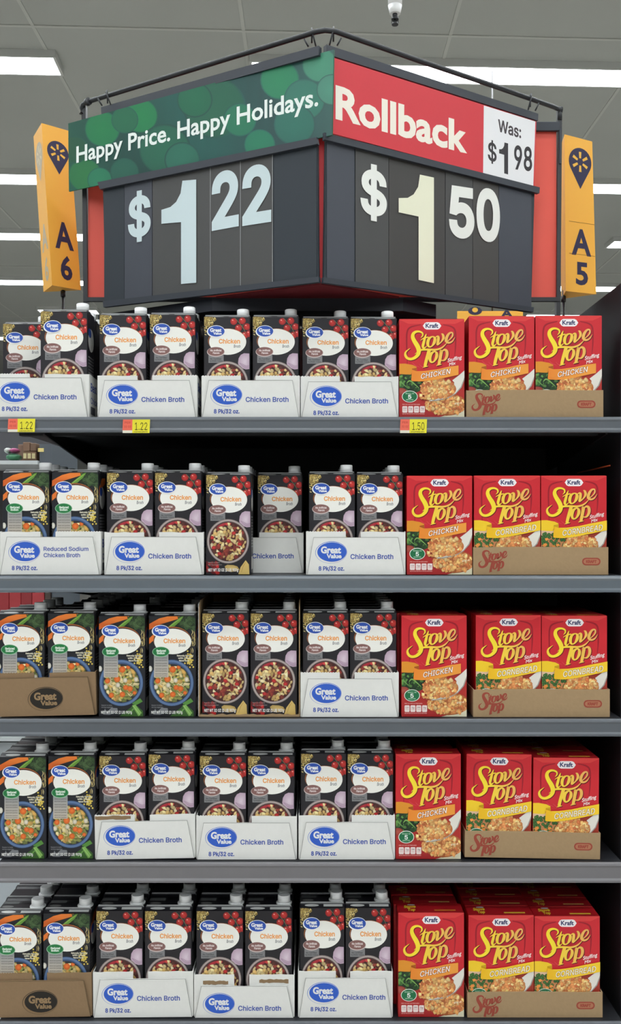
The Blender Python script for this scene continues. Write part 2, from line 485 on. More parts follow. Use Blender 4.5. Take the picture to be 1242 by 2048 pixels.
def art_green(store):
    W = 0.0925
    a = front_art((28, 195, 597, 1392), -W/2, W/2, 0.0005, 0.2005, -0.0003, store)
    r = random.Random(5)
    a.rect(20, 190, 605, 1400, (34, 36, 42))
    a.poly([(28, 290), (150, 225), (250, 200), (420, 197), (400, 225), (300, 255), (180, 290), (28, 360)], lambda x, y: (238, 130, 52) if y < 270 else (214, 100, 36))
    a.poly([(28, 460), (80, 415), (120, 430), (90, 480), (28, 530)], (232, 122, 48))
    for i in range(60): a.blob(400+r.random()*195, 200+r.random()*150, 22, r.choice([(44, 66, 40), (58, 84, 50), (36, 52, 34), (72, 98, 60)]), r, 1.6)
    a.poly([(262, 325), (330, 270), (420, 205), (450, 200), (420, 250), (340, 318)], (104, 152, 60)); a.stroke([(280, 322, 8), (360, 262, 10), (440, 212, 5)], (146, 186, 86))
    for i in range(12): a.stroke([(430+r.random()*150, 200+r.random()*40, 2), (400+r.random()*180, 270+r.random()*40, 4), (450+r.random()*140, 330, 2)], (84, 110, 70))
    for i in range(14):
        x = 525+r.random()*62; y = 355+r.random()*230; a.stroke([(x, y, 4), (x+10, y+30, 10), (x-12+r.random()*30, y+62, 4)], r.choice([(196, 178, 118), (172, 150, 92), (214, 198, 140)]))
    a.ell(312, 480, 232, 158, (190, 110, 60), n=40); a.ell(314, 488, 230, 158, (78, 46, 34), n=40); a.ell(320, 498, 229, 152, (241, 240, 232), n=40)
    for i in range(40): a.ell(525+r.gauss(0, 30), 720+r.gauss(0, 55), 11, 11, (206, 178, 70), (234, 214, 110), n=8)
    gv_logo(a, 176, 371, 102, 66)
    a.text('Chicken', (207, 515), (474, 515), 50, ORANGE, 's', 0.026)
    a.text('Broth', (392, 560), (476, 560), 36, (110, 112, 116), 'h', 0.012, 0.15)
    for k, q in enumerate(('Naturally Flavored', 'with Other', 'Natural Flavors')):
        a.text(q, (372+k*12, 676+k*30), (572-k*25, 676+k*30), 18, (226, 222, 200), 's', 0.03)
    a.ell(40, 825, 26, 36, (196, 192, 180), (232, 230, 220), n=12)
    a.ell(305, 993, 272, 278, (52, 74, 110), n=48); a.ell(305, 993, 266, 272, (94, 120, 160), n=48); a.ell(305, 993, 240, 246, (62, 84, 122), n=48); a.ell(308, 998, 226, 232, (46, 48, 50), n=44)
    a.circle_clip(308, 998, 222, 228)
    for i in range(50):
        an = r.random()*6.28; q = 205*math.sqrt(r.random()); a.blob(308+q*math.cos(an), 998+q*math.sin(an), 28+10*r.random(), r.choice([(120, 124, 66), (98, 106, 60), (150, 142, 90), (76, 84, 50), (160, 130, 70)]), r, 1.4)
    for i in range(84):
        an = ((i*31) % 84)*2.39996; q = 208*math.sqrt(((i*31) % 84+0.5)/84); a.blob(308+q*math.cos(an), 998+q*math.sin(an), 14+10*r.random(), r.choice([(200, 182, 122), (216, 200, 150), (144, 150, 82), (188, 172, 84), (196, 156, 84), (128, 136, 70)]), r, 1.9, 7)
    for i in range(12):
        x, y = 150+r.random()*300, 880+r.random()*270; a.stroke([(x, y, 5), (x+34, y+20, 9), (x+60, y-14+r.random()*50, 5)], (226, 210, 160))
    for (x, y, q) in ((318, 832, 42), (392, 805, 26), (135, 968, 34), (255, 948, 40), (362, 1048, 34), (415, 1062, 36), (320, 1130, 36), (182, 1140, 34), (470, 1110, 24)):
        a.ell(x, y, q, q*0.95, (206, 92, 34), (238, 126, 56), n=9)
    for (x, y) in ((355, 960), (265, 1018), (490, 950), (112, 1040)): a.ell(x, y, 27, 30, (190, 180, 160), (236, 228, 210), n=10)
    a.clip = None
    a.rect(88, 660, 266, 925, lambda x, y: (150, 152, 154) if y < 700 else (196, 186, 170))
    for y in (700, 728, 766, 792, 830, 856, 890, 914): a.text('natural stock goodness', (104, y), (252, y), 13, (74, 72, 76), 's', 0.01)
    a.ell(174, 622, 106, 62, (150, 196, 160), n=30); a.ell(174, 620, 99, 55, (34, 122, 66), n=30)
    a.text('Reduced', (120, 620), (236, 620), 24, (220, 236, 222), 's', 0.04); a.text('Sodium', (124, 648), (222, 648), 22, (220, 236, 222), 's', 0.04)
    a.poly([(440, 1235), (540, 1175), (572, 1215), (470, 1268)], (86, 140, 62)); a.poly([(285, 1392), (330, 1350), (420, 1290), (460, 1240), (510, 1270), (575, 1330), (578, 1392)], (60, 98, 46))
    a.poly([(440, 1262), (480, 1250), (560, 1350), (520, 1390)], (132, 182, 92)); a.stroke([(390, 1370, 10), (440, 1320, 16), (470, 1290, 8)], (108, 160, 76)); a.stroke([(455, 1268, 4), (520, 1350, 7), (540, 1380, 4)], (176, 212, 136))
    a.poly([(80, 1370), (100, 1300), (125, 1340), (180, 1290), (255, 1295), (262, 1330), (200, 1360), (160, 1375)], (128, 130, 134))
    a.text('Season to taste', (58, 1266), (190, 1266), 14, (160, 160, 164)); a.text('serving suggestion', (58, 1290), (200, 1290), 14, (160, 160, 164))
    a.text('NET WT 32 OZ (2 LB) 907g', (55, 1358), (438, 1358), 30, (236, 236, 232), 's', 0.03)
    return a

def stove_logo(a, f, k=1.0, sh=True, ox=0, oy=0):
    def S(pts, closed=False, sub=5):
        q = [(x+ox, y+oy, w*k) for x, y, w in pts]
        LST.append((q, closed, sub))
    LST = []
    S([(432, 566, 6), (462, 530, 22), (458, 488, 28), (410, 462, 32), (352, 466, 40), (308, 500, 52), (300, 560, 62), (330, 630, 70), (372, 700, 76), (398, 770, 74), (390, 842, 62), (340, 900, 50), (270, 928, 44), (210, 912, 44), (178, 862, 40), (186, 805, 26), (258, 745, 4)])
    S([(524, 500, 8), (502, 560, 34), (482, 640, 44), (466, 712, 42), (486, 742, 26), (536, 705, 6)])
    S([(428, 612, 6), (480, 575, 18), (560, 556, 20)])
    S([(628, 548, 20), (570, 580, 42), (546, 660, 50), (566, 718, 30), (612, 710, 22), (652, 650, 48), (664, 580, 46)], True)
    S([(668, 566, 6), (700, 545, 26), (722, 560, 44), (716, 630, 46), (706, 686, 28), (770, 634, 22), (806, 566, 42), (792, 512, 36), (766, 500, 6)])
    S([(868, 628, 14), (920, 585, 18), (956, 530, 26), (950, 482, 24), (905, 490, 34), (864, 550, 46), (850, 620, 48), (892, 652, 34), (950, 628, 22), (996, 560, 4)])
    S([(334, 846, 5), (390, 800, 18), (450, 772, 32), (560, 768, 34), (680, 770, 32), (780, 735, 26), (862, 655, 8)])
    S([(572, 775, 56), (545, 870, 54), (520, 960, 52), (500, 1052, 48)], sub=3)
    S([(462, 1074, 10), (505, 1056, 22), (552, 1050, 8)], sub=3)
    S([(660, 800, 24), (604, 840, 46), (582, 920, 50), (602, 980, 32), (650, 968, 26), (688, 900, 48), (694, 835, 46)], True)
    S([(740, 800, 10), (770, 790, 50), (756, 880, 52), (742, 960, 50), (728, 1026, 44)], sub=3)
    S([(688, 1040, 10), (730, 1024, 22), (775, 1018, 8)], sub=3)
    S([(765, 812, 14), (820, 772, 34), (860, 800, 48), (860, 880, 46), (818, 948, 28), (762, 950, 12)])
    if sh:
        for q, c, sb in LST: a.stroke([(x+9, y+10, w+9) for x, y, w in q], (112, 14, 28), c, sb)
    for q, c, sb in LST: a.stroke(q, f, c, sb)

def bread(a, cx, cy, rx, ry, n, r, s=26):
    for i in range(int(n*1.35)):
        an = r.random()*6.28; q = math.sqrt(r.random()); a.blob(cx+rx*q*math.cos(an), cy+ry*q*math.sin(an), s*(0.5+0.6*r.random()),
            r.choice([(226, 158, 92), (234, 180, 110), (214, 136, 78), (238, 194, 120), (220, 146, 88), (202, 114, 66), (240, 206, 142), (228, 166, 100)]), r, 1.25, 7, 0.78)

def kraft_badge(a, x0, x1, y0, y1):
    h = (y1-y0)/2; cy = (y0+y1)/2
    a.poly([(x0, cy), (x0+h*0.5, y0+h*0.25), (x0+h, y0), (x1-h, y0), (x1-h*0.5, y0+h*0.25), (x1, cy), (x1-h*0.5, y1-h*0.25), (x1-h, y1), (x0+h, y1), (x0+h*0.5, y1-h*0.25)], (244, 238, 240))
    a.text('Kraft', (x0+(x1-x0)*0.15, y1-h*0.5), (x0+(x1-x0)*0.84, y1-h*0.5), h*1.1, (44, 52, 100), 'h', 0.035)

def art_stove(store, corn):
    W, H = 0.130, 0.201
    a = front_art((78, 250, 1150, 1915), -W/2, W/2, 0.0004, 0.2006, -0.0003, store)
    r = random.Random(11 if corn else 12)
    RED = (207, 40, 50)
    a.rect(70, 240, 1160, 1925, RED)
    a.poly([(78, 250), (1150, 250), (1150, 262), (1000, 330), (230, 330), (78, 262)], (222, 62, 62))
    a.stroke([(210, 1010, 10), (200, 700, 22), (205, 480, 26), (260, 390, 26), (430, 345, 14)], (158, 22, 38)); a.stroke([(800, 345, 14), (940, 380, 26), (1000, 460, 26), (1005, 700, 22), (990, 880, 10)], (158, 22, 38))
    a.ell(620, 690, 340, 330, RED, (178, 24, 44), n=30)
    kraft_badge(a, 465, 770, 303, 427)
    stove_logo(a, lambda x, y: (252-min(14, abs(x-330)*0.02), 226-min(44, abs(x-330)*0.075), 52+min(50, abs(x-330)*0.08)))
    a.text('Stuffing', (872, 985), (1105, 925), 62, (246, 226, 222), 'h', 0.02, 0.1); a.text('Mix', (898, 1048), (1004, 1018), 52, (246, 226, 222), 'h', 0.02, 0.1)
    for q in ((290, 985), (400, 1010)): a.stroke([(q[0], q[1], 2), (q[0]+50, q[1]+50, 7), (q[0]+130, q[1]+85, 2)], (224, 82, 90))
    # food under the ribbon
    if corn:
        a.rect(78, 1170, 1150, 1925, (170, 60, 44)); a.poly([(78, 1170), (420, 1170), (560, 1300), (78, 1290)], (226, 190, 160))
        a.ell(240, 1490, 330, 250, (196, 132, 84), n=26)
        for i in range(75): 
            x, y = 78+r.random()*440, 1230+r.random()*290; a.ell(x, y, 28, 28, (36, 76, 40), (86, 138, 66), n=9)
        for i in range(9):
            x, y = 90+r.random()*330, 1310+r.random()*180; a.poly([(x, y), (x+48, y-12), (x+66, y+24), (x+20, y+44)], (236, 150, 72))
    else:
        a.rect(78, 1180, 1150, 1925, lambda x, y: (186, 52, 44) if y < 1500 else (170, 38, 40))
        a.ell(220, 1340, 250, 170, (30, 52, 34), n=24)
        for i in range(60):
            x, y = 78+r.random()*360, 1200+r.random()*270; a.blob(x, y, 26, r.choice([(42, 78, 40), (60, 104, 50), (28, 54, 34), (94, 142, 70)]), r, 1.3)
        a.stroke([(200, 1340, 8), (260, 1300, 24), (400, 1420, 8)], (132, 180, 92)); a.stroke([(100, 1290, 8), (130, 1340, 20), (190, 1400, 6)], (110, 160, 84))
        a.ell(110, 1480, 90, 60, (150, 60, 50), (176, 84, 70), n=16)
    # plate, pile, spoon
    a.poly([(700, 1925), (860, 1880), (1010, 1810), (1100, 1740), (1150, 1680), (1150, 1925)], (226, 220, 190)); a.stroke([(760, 1912, 6), (930, 1868, 12), (1060, 1790, 12), (1148, 1700, 6)], (180, 176, 140))
    a.ell(860, 1700, 330, 190, (176, 96, 50), n=24)
    bread(a, 840, 1715, 330, 165, 150, r, 30)
    a.poly([(1150, 1122), (1150, 1255), (1095, 1400), (1000, 1510), (860, 1590), (700, 1632), (560, 1645), (700, 1560), (900, 1450), (985, 1330), (950, 1290), (1060, 1205)], (228, 224, 214))
    a.poly([(1150, 1240), (1150, 1285), (1105, 1410), (1010, 1520), (870, 1600), (700, 1640), (560, 1648), (860, 1590), (1000, 1510), (1090, 1400)], (166, 158, 150))
    a.ell(725, 1440, 290, 160, (196, 112, 60), n=26)
    bread(a, 715, 1425, 275, 165, 150, r, 32); bread(a, 560, 1560, 160, 55, 34, r, 26)
    # ribbon
    if corn: c1 = lambda x, y: (248, 206, 48) if x > 300 else (240, 188, 30)
    else: c1 = lambda x, y: (240, 158, 62) if x > 480 else (236, 138, 46)
    a.poly([(78, 1008), (170, 1006), (300, 1030), (362, 1062), (366, 1135), (290, 1140), (272, 1192), (180, 1190), (78, 1182)], (226, 148, 44) if not corn else (246, 206, 44))
    a.poly([(286, 1092), (362, 1075), (364, 1140), (290, 1150)], (176, 92, 24) if not corn else (206, 164, 20))
    a.poly([(286, 1110), (360, 1136), (500, 1132), (700, 1104), (900, 1058), (1052, 1040 if not corn else 1030)] + ([(1150, 1010), (1150, 1178)] if corn else [(1052, 1198)]) + [(900, 1232), (720, 1272), (560, 1300), (420, 1312), (290, 1306), (272, 1290)], c1)
    if corn:
        for w, c in ((0.045, (186, 150, 90)), (0.0, (250, 246, 232))): a.text('CORNBREAD', (420, 1272), (1075, 1172), 92, c, 's', w, 0.12)
    else:
        for w, c in ((0.05, (158, 90, 50)), (0.008, (250, 240, 232))): a.text('CHICKEN', (430, 1268), (910, 1178), 84, c, 's', w, 0.12)
    # badge and small print
    a.ell(250, 1565, 130, 100, (232, 238, 228), n=30); a.ell(250, 1565, 120, 90, (28, 110, 68), n=30)
    a.text('5', (222, 1600), (276, 1600), 64, (240, 246, 240), 's', 0.02); a.text('READY IN', (180, 1524), (320, 1524), 20, (170, 210, 180), 's', 0.02); a.text('MINUTES', (190, 1630), (310, 1630), 20, (170, 210, 180), 's', 0.02)
    a.text('PER 1/2 CUP AS PREPARED', (128, 1706), (420, 1706), 15, (236, 170, 164), 's', 0.02); a.text('SEE NUTRITION FACTS FOR AS PREPARED', (128, 1866), (495, 1866), 16, (236, 170, 164), 's', 0.02)
    for i, t in enumerate(('110', '1g', '390', '2g')):
        x = 128+i*96; a.poly([(x+8, 1728), (x+74, 1728), (x+82, 1740), (x+82, 1826), (x+72, 1838), (x+10, 1838), (x, 1826), (x, 1740)], (242, 226, 222))
        w = 30+len(t)*8; a.text(t, (x+41-w/2, 1778), (x+41+w/2, 1778), 28, (150, 110, 116), 's', 0.02)
        a.rect(x+14, 1795, x+68, 1802, (206, 150, 150))
    a.text('NET WT 6 OZ', (985, 1700), (1110, 1682), 22, (240, 230, 210), 's', 0.02)
    return a

ST = {'v': [], 'f': [], 'c': []}

def make_store(): return {'v': [], 'f': [], 'c': []}

def label_meshes():
    out = {}
    for kind, fn in (('black', art_black), ('green', art_green)):
        st = make_store(); a = fn(st)
        # right side panel
        m = lambda x, y: (x, y)
        b = Art((0.0474, 0, 0), (0, 1, 0), (0, 0, 1), m, (0.003, 0.060, 0.002, 0.198), st)
        b.rect(0.003, 0.002, 0.060, 0.198, (38, 36, 42))
        if kind == 'green': b.poly([(0.003, 0.17), (0.03, 0.19), (0.06, 0.192), (0.06, 0.18), (0.03, 0.172), (0.003, 0.155)], (214, 110, 44))
        b.ell(0.031, 0.150, 0.024, 0.022, (232, 230, 226), n=24); b.ell(0.020, 0.163, 0.013, 0.009, (46, 84, 178), n=20)
        for i in range(11): b.rect(0.008, 0.115-i*0.006, 0.054, 0.1175-i*0.006, (146, 146, 148))
        b.rect(0.010, 0.010, 0.050, 0.036, (214, 212, 206))
        # top panel: pale oval and coding strip, bright fold line
        c = Art((0, 0.0015, 0.2008), (1, 0, 0), (0, 0.948, 0.316), m, (-0.046, 0.046, 0.0, 0.0125), st)
        c.rect(-0.046, 0.0, 0.046, 0.0125, (34, 34, 38)); c.ell(-0.022, 0.0062, 0.015, 0.0035, (186, 188, 186), n=16); c.rect(0.003, 0.003, 0.043, 0.0095, (182, 184, 182))
        c.rect(-0.046, 0.0106, 0.046, 0.0122, (128, 130, 130))
        d = Art((0, 0, 0.2046), (1, 0, 0), (0, 1, 0), m, (-0.046, 0.046, 0.016, 0.061), st)
        d.rect(-0.044, 0.042, -0.012, 0.056, (96, 98, 98)); d.ell(-0.03, 0.029, 0.012, 0.006, (120, 120, 118), n=16); d.rect(-0.008, 0.046, 0.012, 0.058, (20, 20, 22))
        out[kind] = (a.mesh(kind+'_label', PRINT))
        print('label', kind, len(st['f']), a.maxl)
    for kind, corn in (('chicken', False), ('corn', True)):
        st = make_store(); a = art_stove(st, corn)
        m = lambda x, y: (x, y)
        t = Art((0, 0.0, 0.2014), (1, 0, 0), (0, 1, 0), m, (-0.064, 0.064, 0.001, 0.045), st)
        t.rect(-0.064, 0.001, 0.064, 0.045, (176, 26, 34)); t.text('Stove', (-0.052, 0.022), (-0.028, 0.024), -0.012, (226, 186, 50), 'h', 0.05, 0.2); t.text('Top', (-0.046, 0.008), (-0.030, 0.009), -0.012, (226, 186, 50), 'h', 0.05, 0.2)
        t.ell(-0.036, 0.038, 0.008, 0.003, (226, 220, 222), n=12); t.rect(0.008, 0.008, 0.050, 0.014, (226, 190, 60) if corn else (222, 130, 50)); t.rect(-0.02, 0.0425, 0.06, 0.0435, (206, 70, 66))
        out[kind] = a.mesh(kind+'_label', PRINT)
        print('label', kind, len(st['f']), a.maxl)
    return out
LBL = label_meshes()

# plain top print for the packets standing behind (only their tops show)
def carton_mesh():
    s = MB(); w = 0.0472; b = 0.003; d = 0.0625
    prof = [(0, 0.001), (0, 0.2005), (0.0125, 0.2042), (0.0135, 0.2062), (0.0150, 0.2062), (0.0155, 0.2040), (d-0.002, 0.2040), (d, 0.2025), (d, 0.001), (d-0.001, 0), (0.001, 0)]
    n = len(prof); b0 = 0
    xs = ((-w, 0.0022), (-w+0.0022, 0.0), (w-0.0022, 0.0), (w, 0.0022))
    for x, i in xs:
        for (y, z) in prof:
            yy = y + (i if y < d/2 else -i) if (y < 0.002 or y > d-0.003) else y
            zz = z - (i*1.0 if z > 0.19 else 0) + (i*0.6 if z < 0.002 else 0)
            s.v.append((x, yy, zz))
    for k in range(3):
        for i in range(n):
            j = (i+1) % n; s.f.append((k*n+i, k*n+j, (k+1)*n+j, (k+1)*n+i))
    s.f.append(tuple(range(n))); s.f.append(tuple(3*n+i for i in reversed(range(n))))
    # folded ears on both sides
    for sx in (-1, 1):
        x = sx*w
        s.v += [(x, 0.014, 0.2036), (x, 0.030, 0.200), (x, 0.004, 0.200), (x, 0.015, 0.176)]
        q = len(s.v)-4; s.v += [(v[0]+sx*0.0008, v[1], v[2]) for v in s.v[q:q+4]]
        s.f += [(q, q+1, q+3, q+2), (q+4, q+6, q+7, q+5), (q, q+2, q+6, q+4), (q+2, q+3, q+7, q+6), (q+3, q+1, q+5, q+7), (q+1, q, q+4, q+5)]
    return s.mesh('carton')
def cap_mesh():
    s = MB(); c = (0.0305, 0.0315)
    s.cyl(c, 0.0160, 0.2040, 0.2062, 24); s.cyl(c, 0.0142, 0.2062, 0.2078, 24, 0.0128); s.cyl(c, 0.0128, 0.2078, 0.2205, 40, 0.0126, 0.0005); s.cyl(c, 0.0126, 0.2205, 0.2215, 40, 0.0115)
    return s.mesh('cap')
def fin_mesh():
    s = MB(); s.box(-0.0455, 0.0455, 0.0130, 0.0153, 0.2056, 0.2071); 
    return s.mesh('seam')
CART, CAP, FIN = carton_mesh(), cap_mesh(), fin_mesh()
CART.materials.append(m_carton); CAP.materials.append(m_cap); FIN.materials.append(m_foil)
def sbox_mesh():
    s = MB(); s.box(-0.065, 0.065, 0, 0.0455, 0, 0.201, 0.0008); return s.mesh('stuffing_box')
SBOX = sbox_mesh(); SBOX.materials.append(m_red)
def stop_mesh():
    m = lambda x, y: (x, y); t = Art((0, 0, 0.2014), (1, 0, 0), (0, 1, 0), m, (-0.064, 0.064, 0.001, 0.045))
    t.rect(-0.064, 0.001, 0.064, 0.045, (160, 24, 32)); t.text('Stove', (-0.052, 0.022), (-0.028, 0.024), -0.012, (196, 156, 50), 'h', 0.05, 0.2); t.text('Top', (-0.046, 0.008), (-0.030, 0.009), -0.012, (196, 156, 50), 'h', 0.05, 0.2)
    t.ell(-0.036, 0.038, 0.008, 0.003, (206, 200, 202), n=12); t.rect(0.008, 0.010, 0.050, 0.015, (196, 160, 90)); t.rect(-0.05, 0.001, 0.06, 0.002, (214, 90, 80))
    return t.mesh('top_print', PRINT)
STOP = stop_mesh()

ORD = ['', 'first', 'second', 'third', 'fourth', 'fifth', 'sixth', 'seventh', 'eighth', 'ninth']
SHELFW = ['', 'top shelf', 'second shelf down', 'third shelf down', 'fourth shelf down', 'bottom shelf']

def carton(kind, row, colno, k, x, Y, z, sx, sz, ry=0.0, note=''):
    o = link('broth_carton', CART, loc=(x, Y, z), rot=(0, ry, 0)); o.scale = (sx, 1, sz)
    c = link('cap', CAP, parent=o); link('seam', FIN, parent=o)
    if k == 0: link('front_label', LBL[kind], parent=o)
    what = 'reduced-sodium broth carton with carrots' if kind == 'green' else 'black chicken broth carton'
    if k == 0: lab = f'{what}, front of {ORD[colno]} column, {SHELFW[row]}{note}'
    else: lab = f'{what}, {ORD[k+1]} from front in {ORD[colno]} column, {SHELFW[row]}'
    tag(o, lab, 'carton', f'broth cartons on the {SHELFW[row]}')
    return o

def stuffing(kind, row, colno, k, x, Y, z, sx, sz, ry=0.0):
    o = link('stuffing_box', SBOX, loc=(x, Y, z), rot=(0, ry, 0)); o.scale = (sx, 1, sz)
    if k == 0: link('front_label', LBL[kind], parent=o)
    else: link('top_print', STOP, parent=o)
    fl = 'chicken' if kind == 'chicken' else 'cornbread'
    where = ('left', 'middle', 'right')[colno-1]
    cn = {1: 'column beside the broth', 2: 'middle stuffing column', 3: 'outer stuffing column'}[colno]
    if k == 0: lab = f'red {fl} stuffing box, front of {cn}, {SHELFW[row]}'
    else: lab = f'red stuffing box, {ORD[k+1]} from front in {cn}, {SHELFW[row]}'
    tag(o, lab, 'box', f'stuffing boxes on the {SHELFW[row]}')
    return o

# ------------------------------------------------------------------ trays
def serr(x0, x1, z, teeth, step=0.0052, amp=0.0016, seed=0):
    pts = []; r = random.Random(seed)
    if not teeth:
        n = 6
        for i in range(n+1): pts.append((x0+(x1-x0)*i/n, z+r.uniform(-0.0008, 0.0008)))
        return pts
    n = max(2, int(abs(x1-x0)/step))
    for i in range(n):
        xa = x0+(x1-x0)*i/n; xb = x0+(x1-x0)*(i+0.55)/n
        pts += [(xa, z), (xb, z+amp)]
    pts.append((x1, z)); return pts

def tray(row, colno, L, Rr, Y, zs, style, flap, ptop, depth=4, ry=0.0, teeth=(True, True), text='Chicken Broth', drop=0.0, note='', pin=0.011, logo_x=None):
    """open shipping case: L,R in photo px at depth Y, flap and ptop = heights in metres"""
    x0 = (L-621)*Y/F; x1 = (Rr-621)*Y/F; W = x1-x0; cx = (x0+x1)/2
    D = depth*0.064+0.012; t = 0.0016; h = W/2
    m = m_white if style == 'white' else m_kraftb
    o = empty('shipping_tray', (cx, Y, zs), (0, ry, 0))
    s = MB(); s.box(-h, h, 0.0, D, 0.0004, 0.0018)
    hb = flap
    for sx in (-1, 1):
        pts = [(0.0, 0.0004), (0.0, hb), (0.006, hb+0.001), (D*0.3, hb-0.002), (D*0.7, hb+0.001), (D, hb), (D, 0.0004)]
        s.prism(pts, 0, sx*h-(t if sx > 0 else 0), sx*h+(t if sx < 0 else 0))
    s.box(-h, h, D-t, D, 0.0, hb)
    s.build('tray_body', m, o)
    # low front wall made of a left and a right flap with perforated tops
    gl, gr = -h+W*0.40, -h+W*0.55
    for i, (a, b) in enumerate(((-h+0.0005, gl), (gr, h-0.0005))):
        top = serr(a, b, flap, teeth[i], seed=row*10+colno+i)
        s = MB(); s.prism([(a, 0.0004)] + top + [(b, 0.0004)], 1, -0.0004, 0.0016); s.build('flap', m, o)
    pb = 0.0008-drop
    tp = serr(-h+pin+0.004, h-pin-0.004, ptop, False, seed=row*7+colno)
    s = MB(); pts = [(-h+0.002, max(0.0006, pb))] + tp + [(h-0.002, max(0.0006, pb))]
    s.prism(pts, 1, -0.0048, -0.0030)
    p = s.build('front_panel', m, o)
    st = make_store(); k = 1/5400.0
    ox = -h+0.002; H0 = ptop
    # art units: 5.4 per px, frame x 95.., y 800 = panel top
    mp = lambda x, y: (ox+(x-95)*k, H0-(y-800)*k - drop)
    a = Art((0, -0.0050, 0), (1, 0, 0), (0, 0, 1), mp, (-h+0.003, h-0.003, 0.001, ptop-0.001), st)
    if style == 'white':
        gv_logo(a, 363, 958, 160, 108, (58, 98, 196), (226, 228, 230), ring=(96, 128, 206), hollow=(226, 226, 222))
        bl = (70, 92, 168)
        if text == 'Chicken Broth': tdx = 48 if (row, colno) == (2, 3) else 0; a.text(text, (563+tdx, 1032), (1025+tdx, 1032), 50, bl, 's', 0.018)
        else:
            a.text('Reduced Sodium', (563, 950), (1045, 950), 42, bl, 's', 0.015); a.text('Chicken Broth', (563, 1018), (955, 1018), 42, bl, 's', 0.015)
        a.text('8 Pk/32 oz.', (220, 1156), (497, 1156), 42, bl, 's', 0.03)
    else:
        lx = logo_x or 600
        gv_logo(a, lx, 1025, 178, 118, (46, 42, 38), (150, 124, 92), ring=(70, 62, 52), hollow=(140, 114, 84))
    link('printing', a.mesh('printing', PRINTM), parent=p)
    ec = (132, 132, 130) if style == 'white' else (96, 78, 56)  # card edge plus the panel's shadow line, painted as darker strips
    s = MB()
    ip = pin+0.004; pb = max(0.0008, pb)
    for (xa, za, xb, zb, w) in ((-h+0.0021, pb, -h+ip, ptop, 0.0006), (h-0.0021, pb, h-ip, ptop, 0.0006)):
        s.prism([(xa-w, za), (xa, za), (xb, zb), (xb-w, zb)] if xa > 0 else [(xa, za), (xa+w, za), (xb+w, zb), (xb, zb)], 1, -0.0051, -0.0049)
    s.prism([(-h+ip, ptop-0.0004), (h-ip, ptop-0.0004), (h-ip, ptop+0.0002), (-h+ip, ptop+0.0002)], 1, -0.0051, -0.0049)
    s.build('shaded_edge', mat('shaded_edge_'+style, ec, 0.8), p)
    if style == 'white':
        st = make_store(); b = Art((h+0.0002, 0, 0), (0, 1, 0), (0, 0, 1), lambda x, y: (x, y), (0.004, D-0.01, 0.004, flap-0.004), st)
        b.text('Best by', (0.012, 0.055), (0.10, 0.055), -0.016, (76, 94, 168), 's', 0.02); b.text('Chicken Broth', (0.012, 0.030), (0.16, 0.030), -0.012, (76, 94, 168), 's', 0.01)
        b.rect(0.012, 0.008, 0.05, 0.024, (90, 92, 100))
        link('side_printing', b.mesh('side_printing', PRINTM), parent=o)
    if (row, colno) in ((5, 3), (4, 2)):
        rr = random.Random(row)
        for (a0, a1, zt_) in ([(-h+0.018, gl-0.012, flap-0.012), (gr+0.02, h-0.012, flap-0.009)] if row == 5 else [(-h+0.001, gl-0.008, flap-0.001)]):
            up = [(a0+(a1-a0)*i/12, zt_+rr.uniform(-0.001, 0.001)) for i in range(13)]; dn = [(a1-(a1-a0)*i/12, zt_-0.006-rr.uniform(0, 0.002)) for i in range(13)]
            s = MB(); s.prism(up+dn, 1, -0.0008, -0.0004); s.build('torn_patch', m_kraftb, o)
    lab = {'white': 'white printed broth tray', 'brown': 'brown cardboard broth tray with black oval emblem'}[style]
    if text != 'Chicken Broth': lab = 'white reduced-sodium broth tray'
    pos = note or f'{ORD[colno]} along the {SHELFW[row]}'
    tag(o, f'{lab}, {pos}', 'tray', f'broth trays on the {SHELFW[row]}')
    return o

def torn_tray(row, L, Rr, Y, zs):
    """tall case with its front torn off: sides, floor, ragged brown lower edge"""
    x0 = (L-621)*Y/F; x1 = (Rr-621)*Y/F; h = (x1-x0)/2; D = 4*0.064+0.014; t = 0.0022
    o = empty('shipping_tray', ((x0+x1)/2, Y, zs))
    s = MB()
    for sx in (-1, 1):
        r = random.Random(4+sx); pts = [(0.0, 0.0004)]
        for i in range(9): pts.append((r.uniform(-0.0015, 0.002), 0.018+i*0.025))
        pts += [(0.02, 0.232), (D, 0.232), (D, 0.0004)]
        s.prism(pts, 0, sx*h-(t if sx > 0 else 0), sx*h+(t if sx < 0 else 0))
    s.box(-h, h, D-t, D, 0.0004, 0.225)
    s.build('tray_body', m_kraft, o)
    s = MB(); s.box(-h+t, h-t, 0.001, D-t, 0.0004, 0.0020); s.build('tray_floor', m_kraft, o)
    s = MB(); r = random.Random(9)
    top = [(-h+t+(2*h-2*t)*i/26, 0.0035+r.uniform(0, 0.0035)) for i in range(27)]
    s.prism([(-h+t, 0.0004)] + top + [(h-t, 0.0004)], 1, -0.0010, 0.0008)
    s.build('torn_edge', m_kraft, o)
    s = MB(); s.prism([(-0.0006, 0.002), (-0.0012, 0.06), (0.0, 0.12), (-0.0014, 0.18), (-0.0005, 0.226), (0.012, 0.229), (0.02, 0.12), (0.018, 0.002)], 0, -h-0.0008, -h-0.0001)
    s.build('white_liner', m_white, o)
    tag(o, f'tall brown broth case with its front torn off, {SHELFW[row]}', 'tray', f'broth trays on the {SHELFW[row]}')

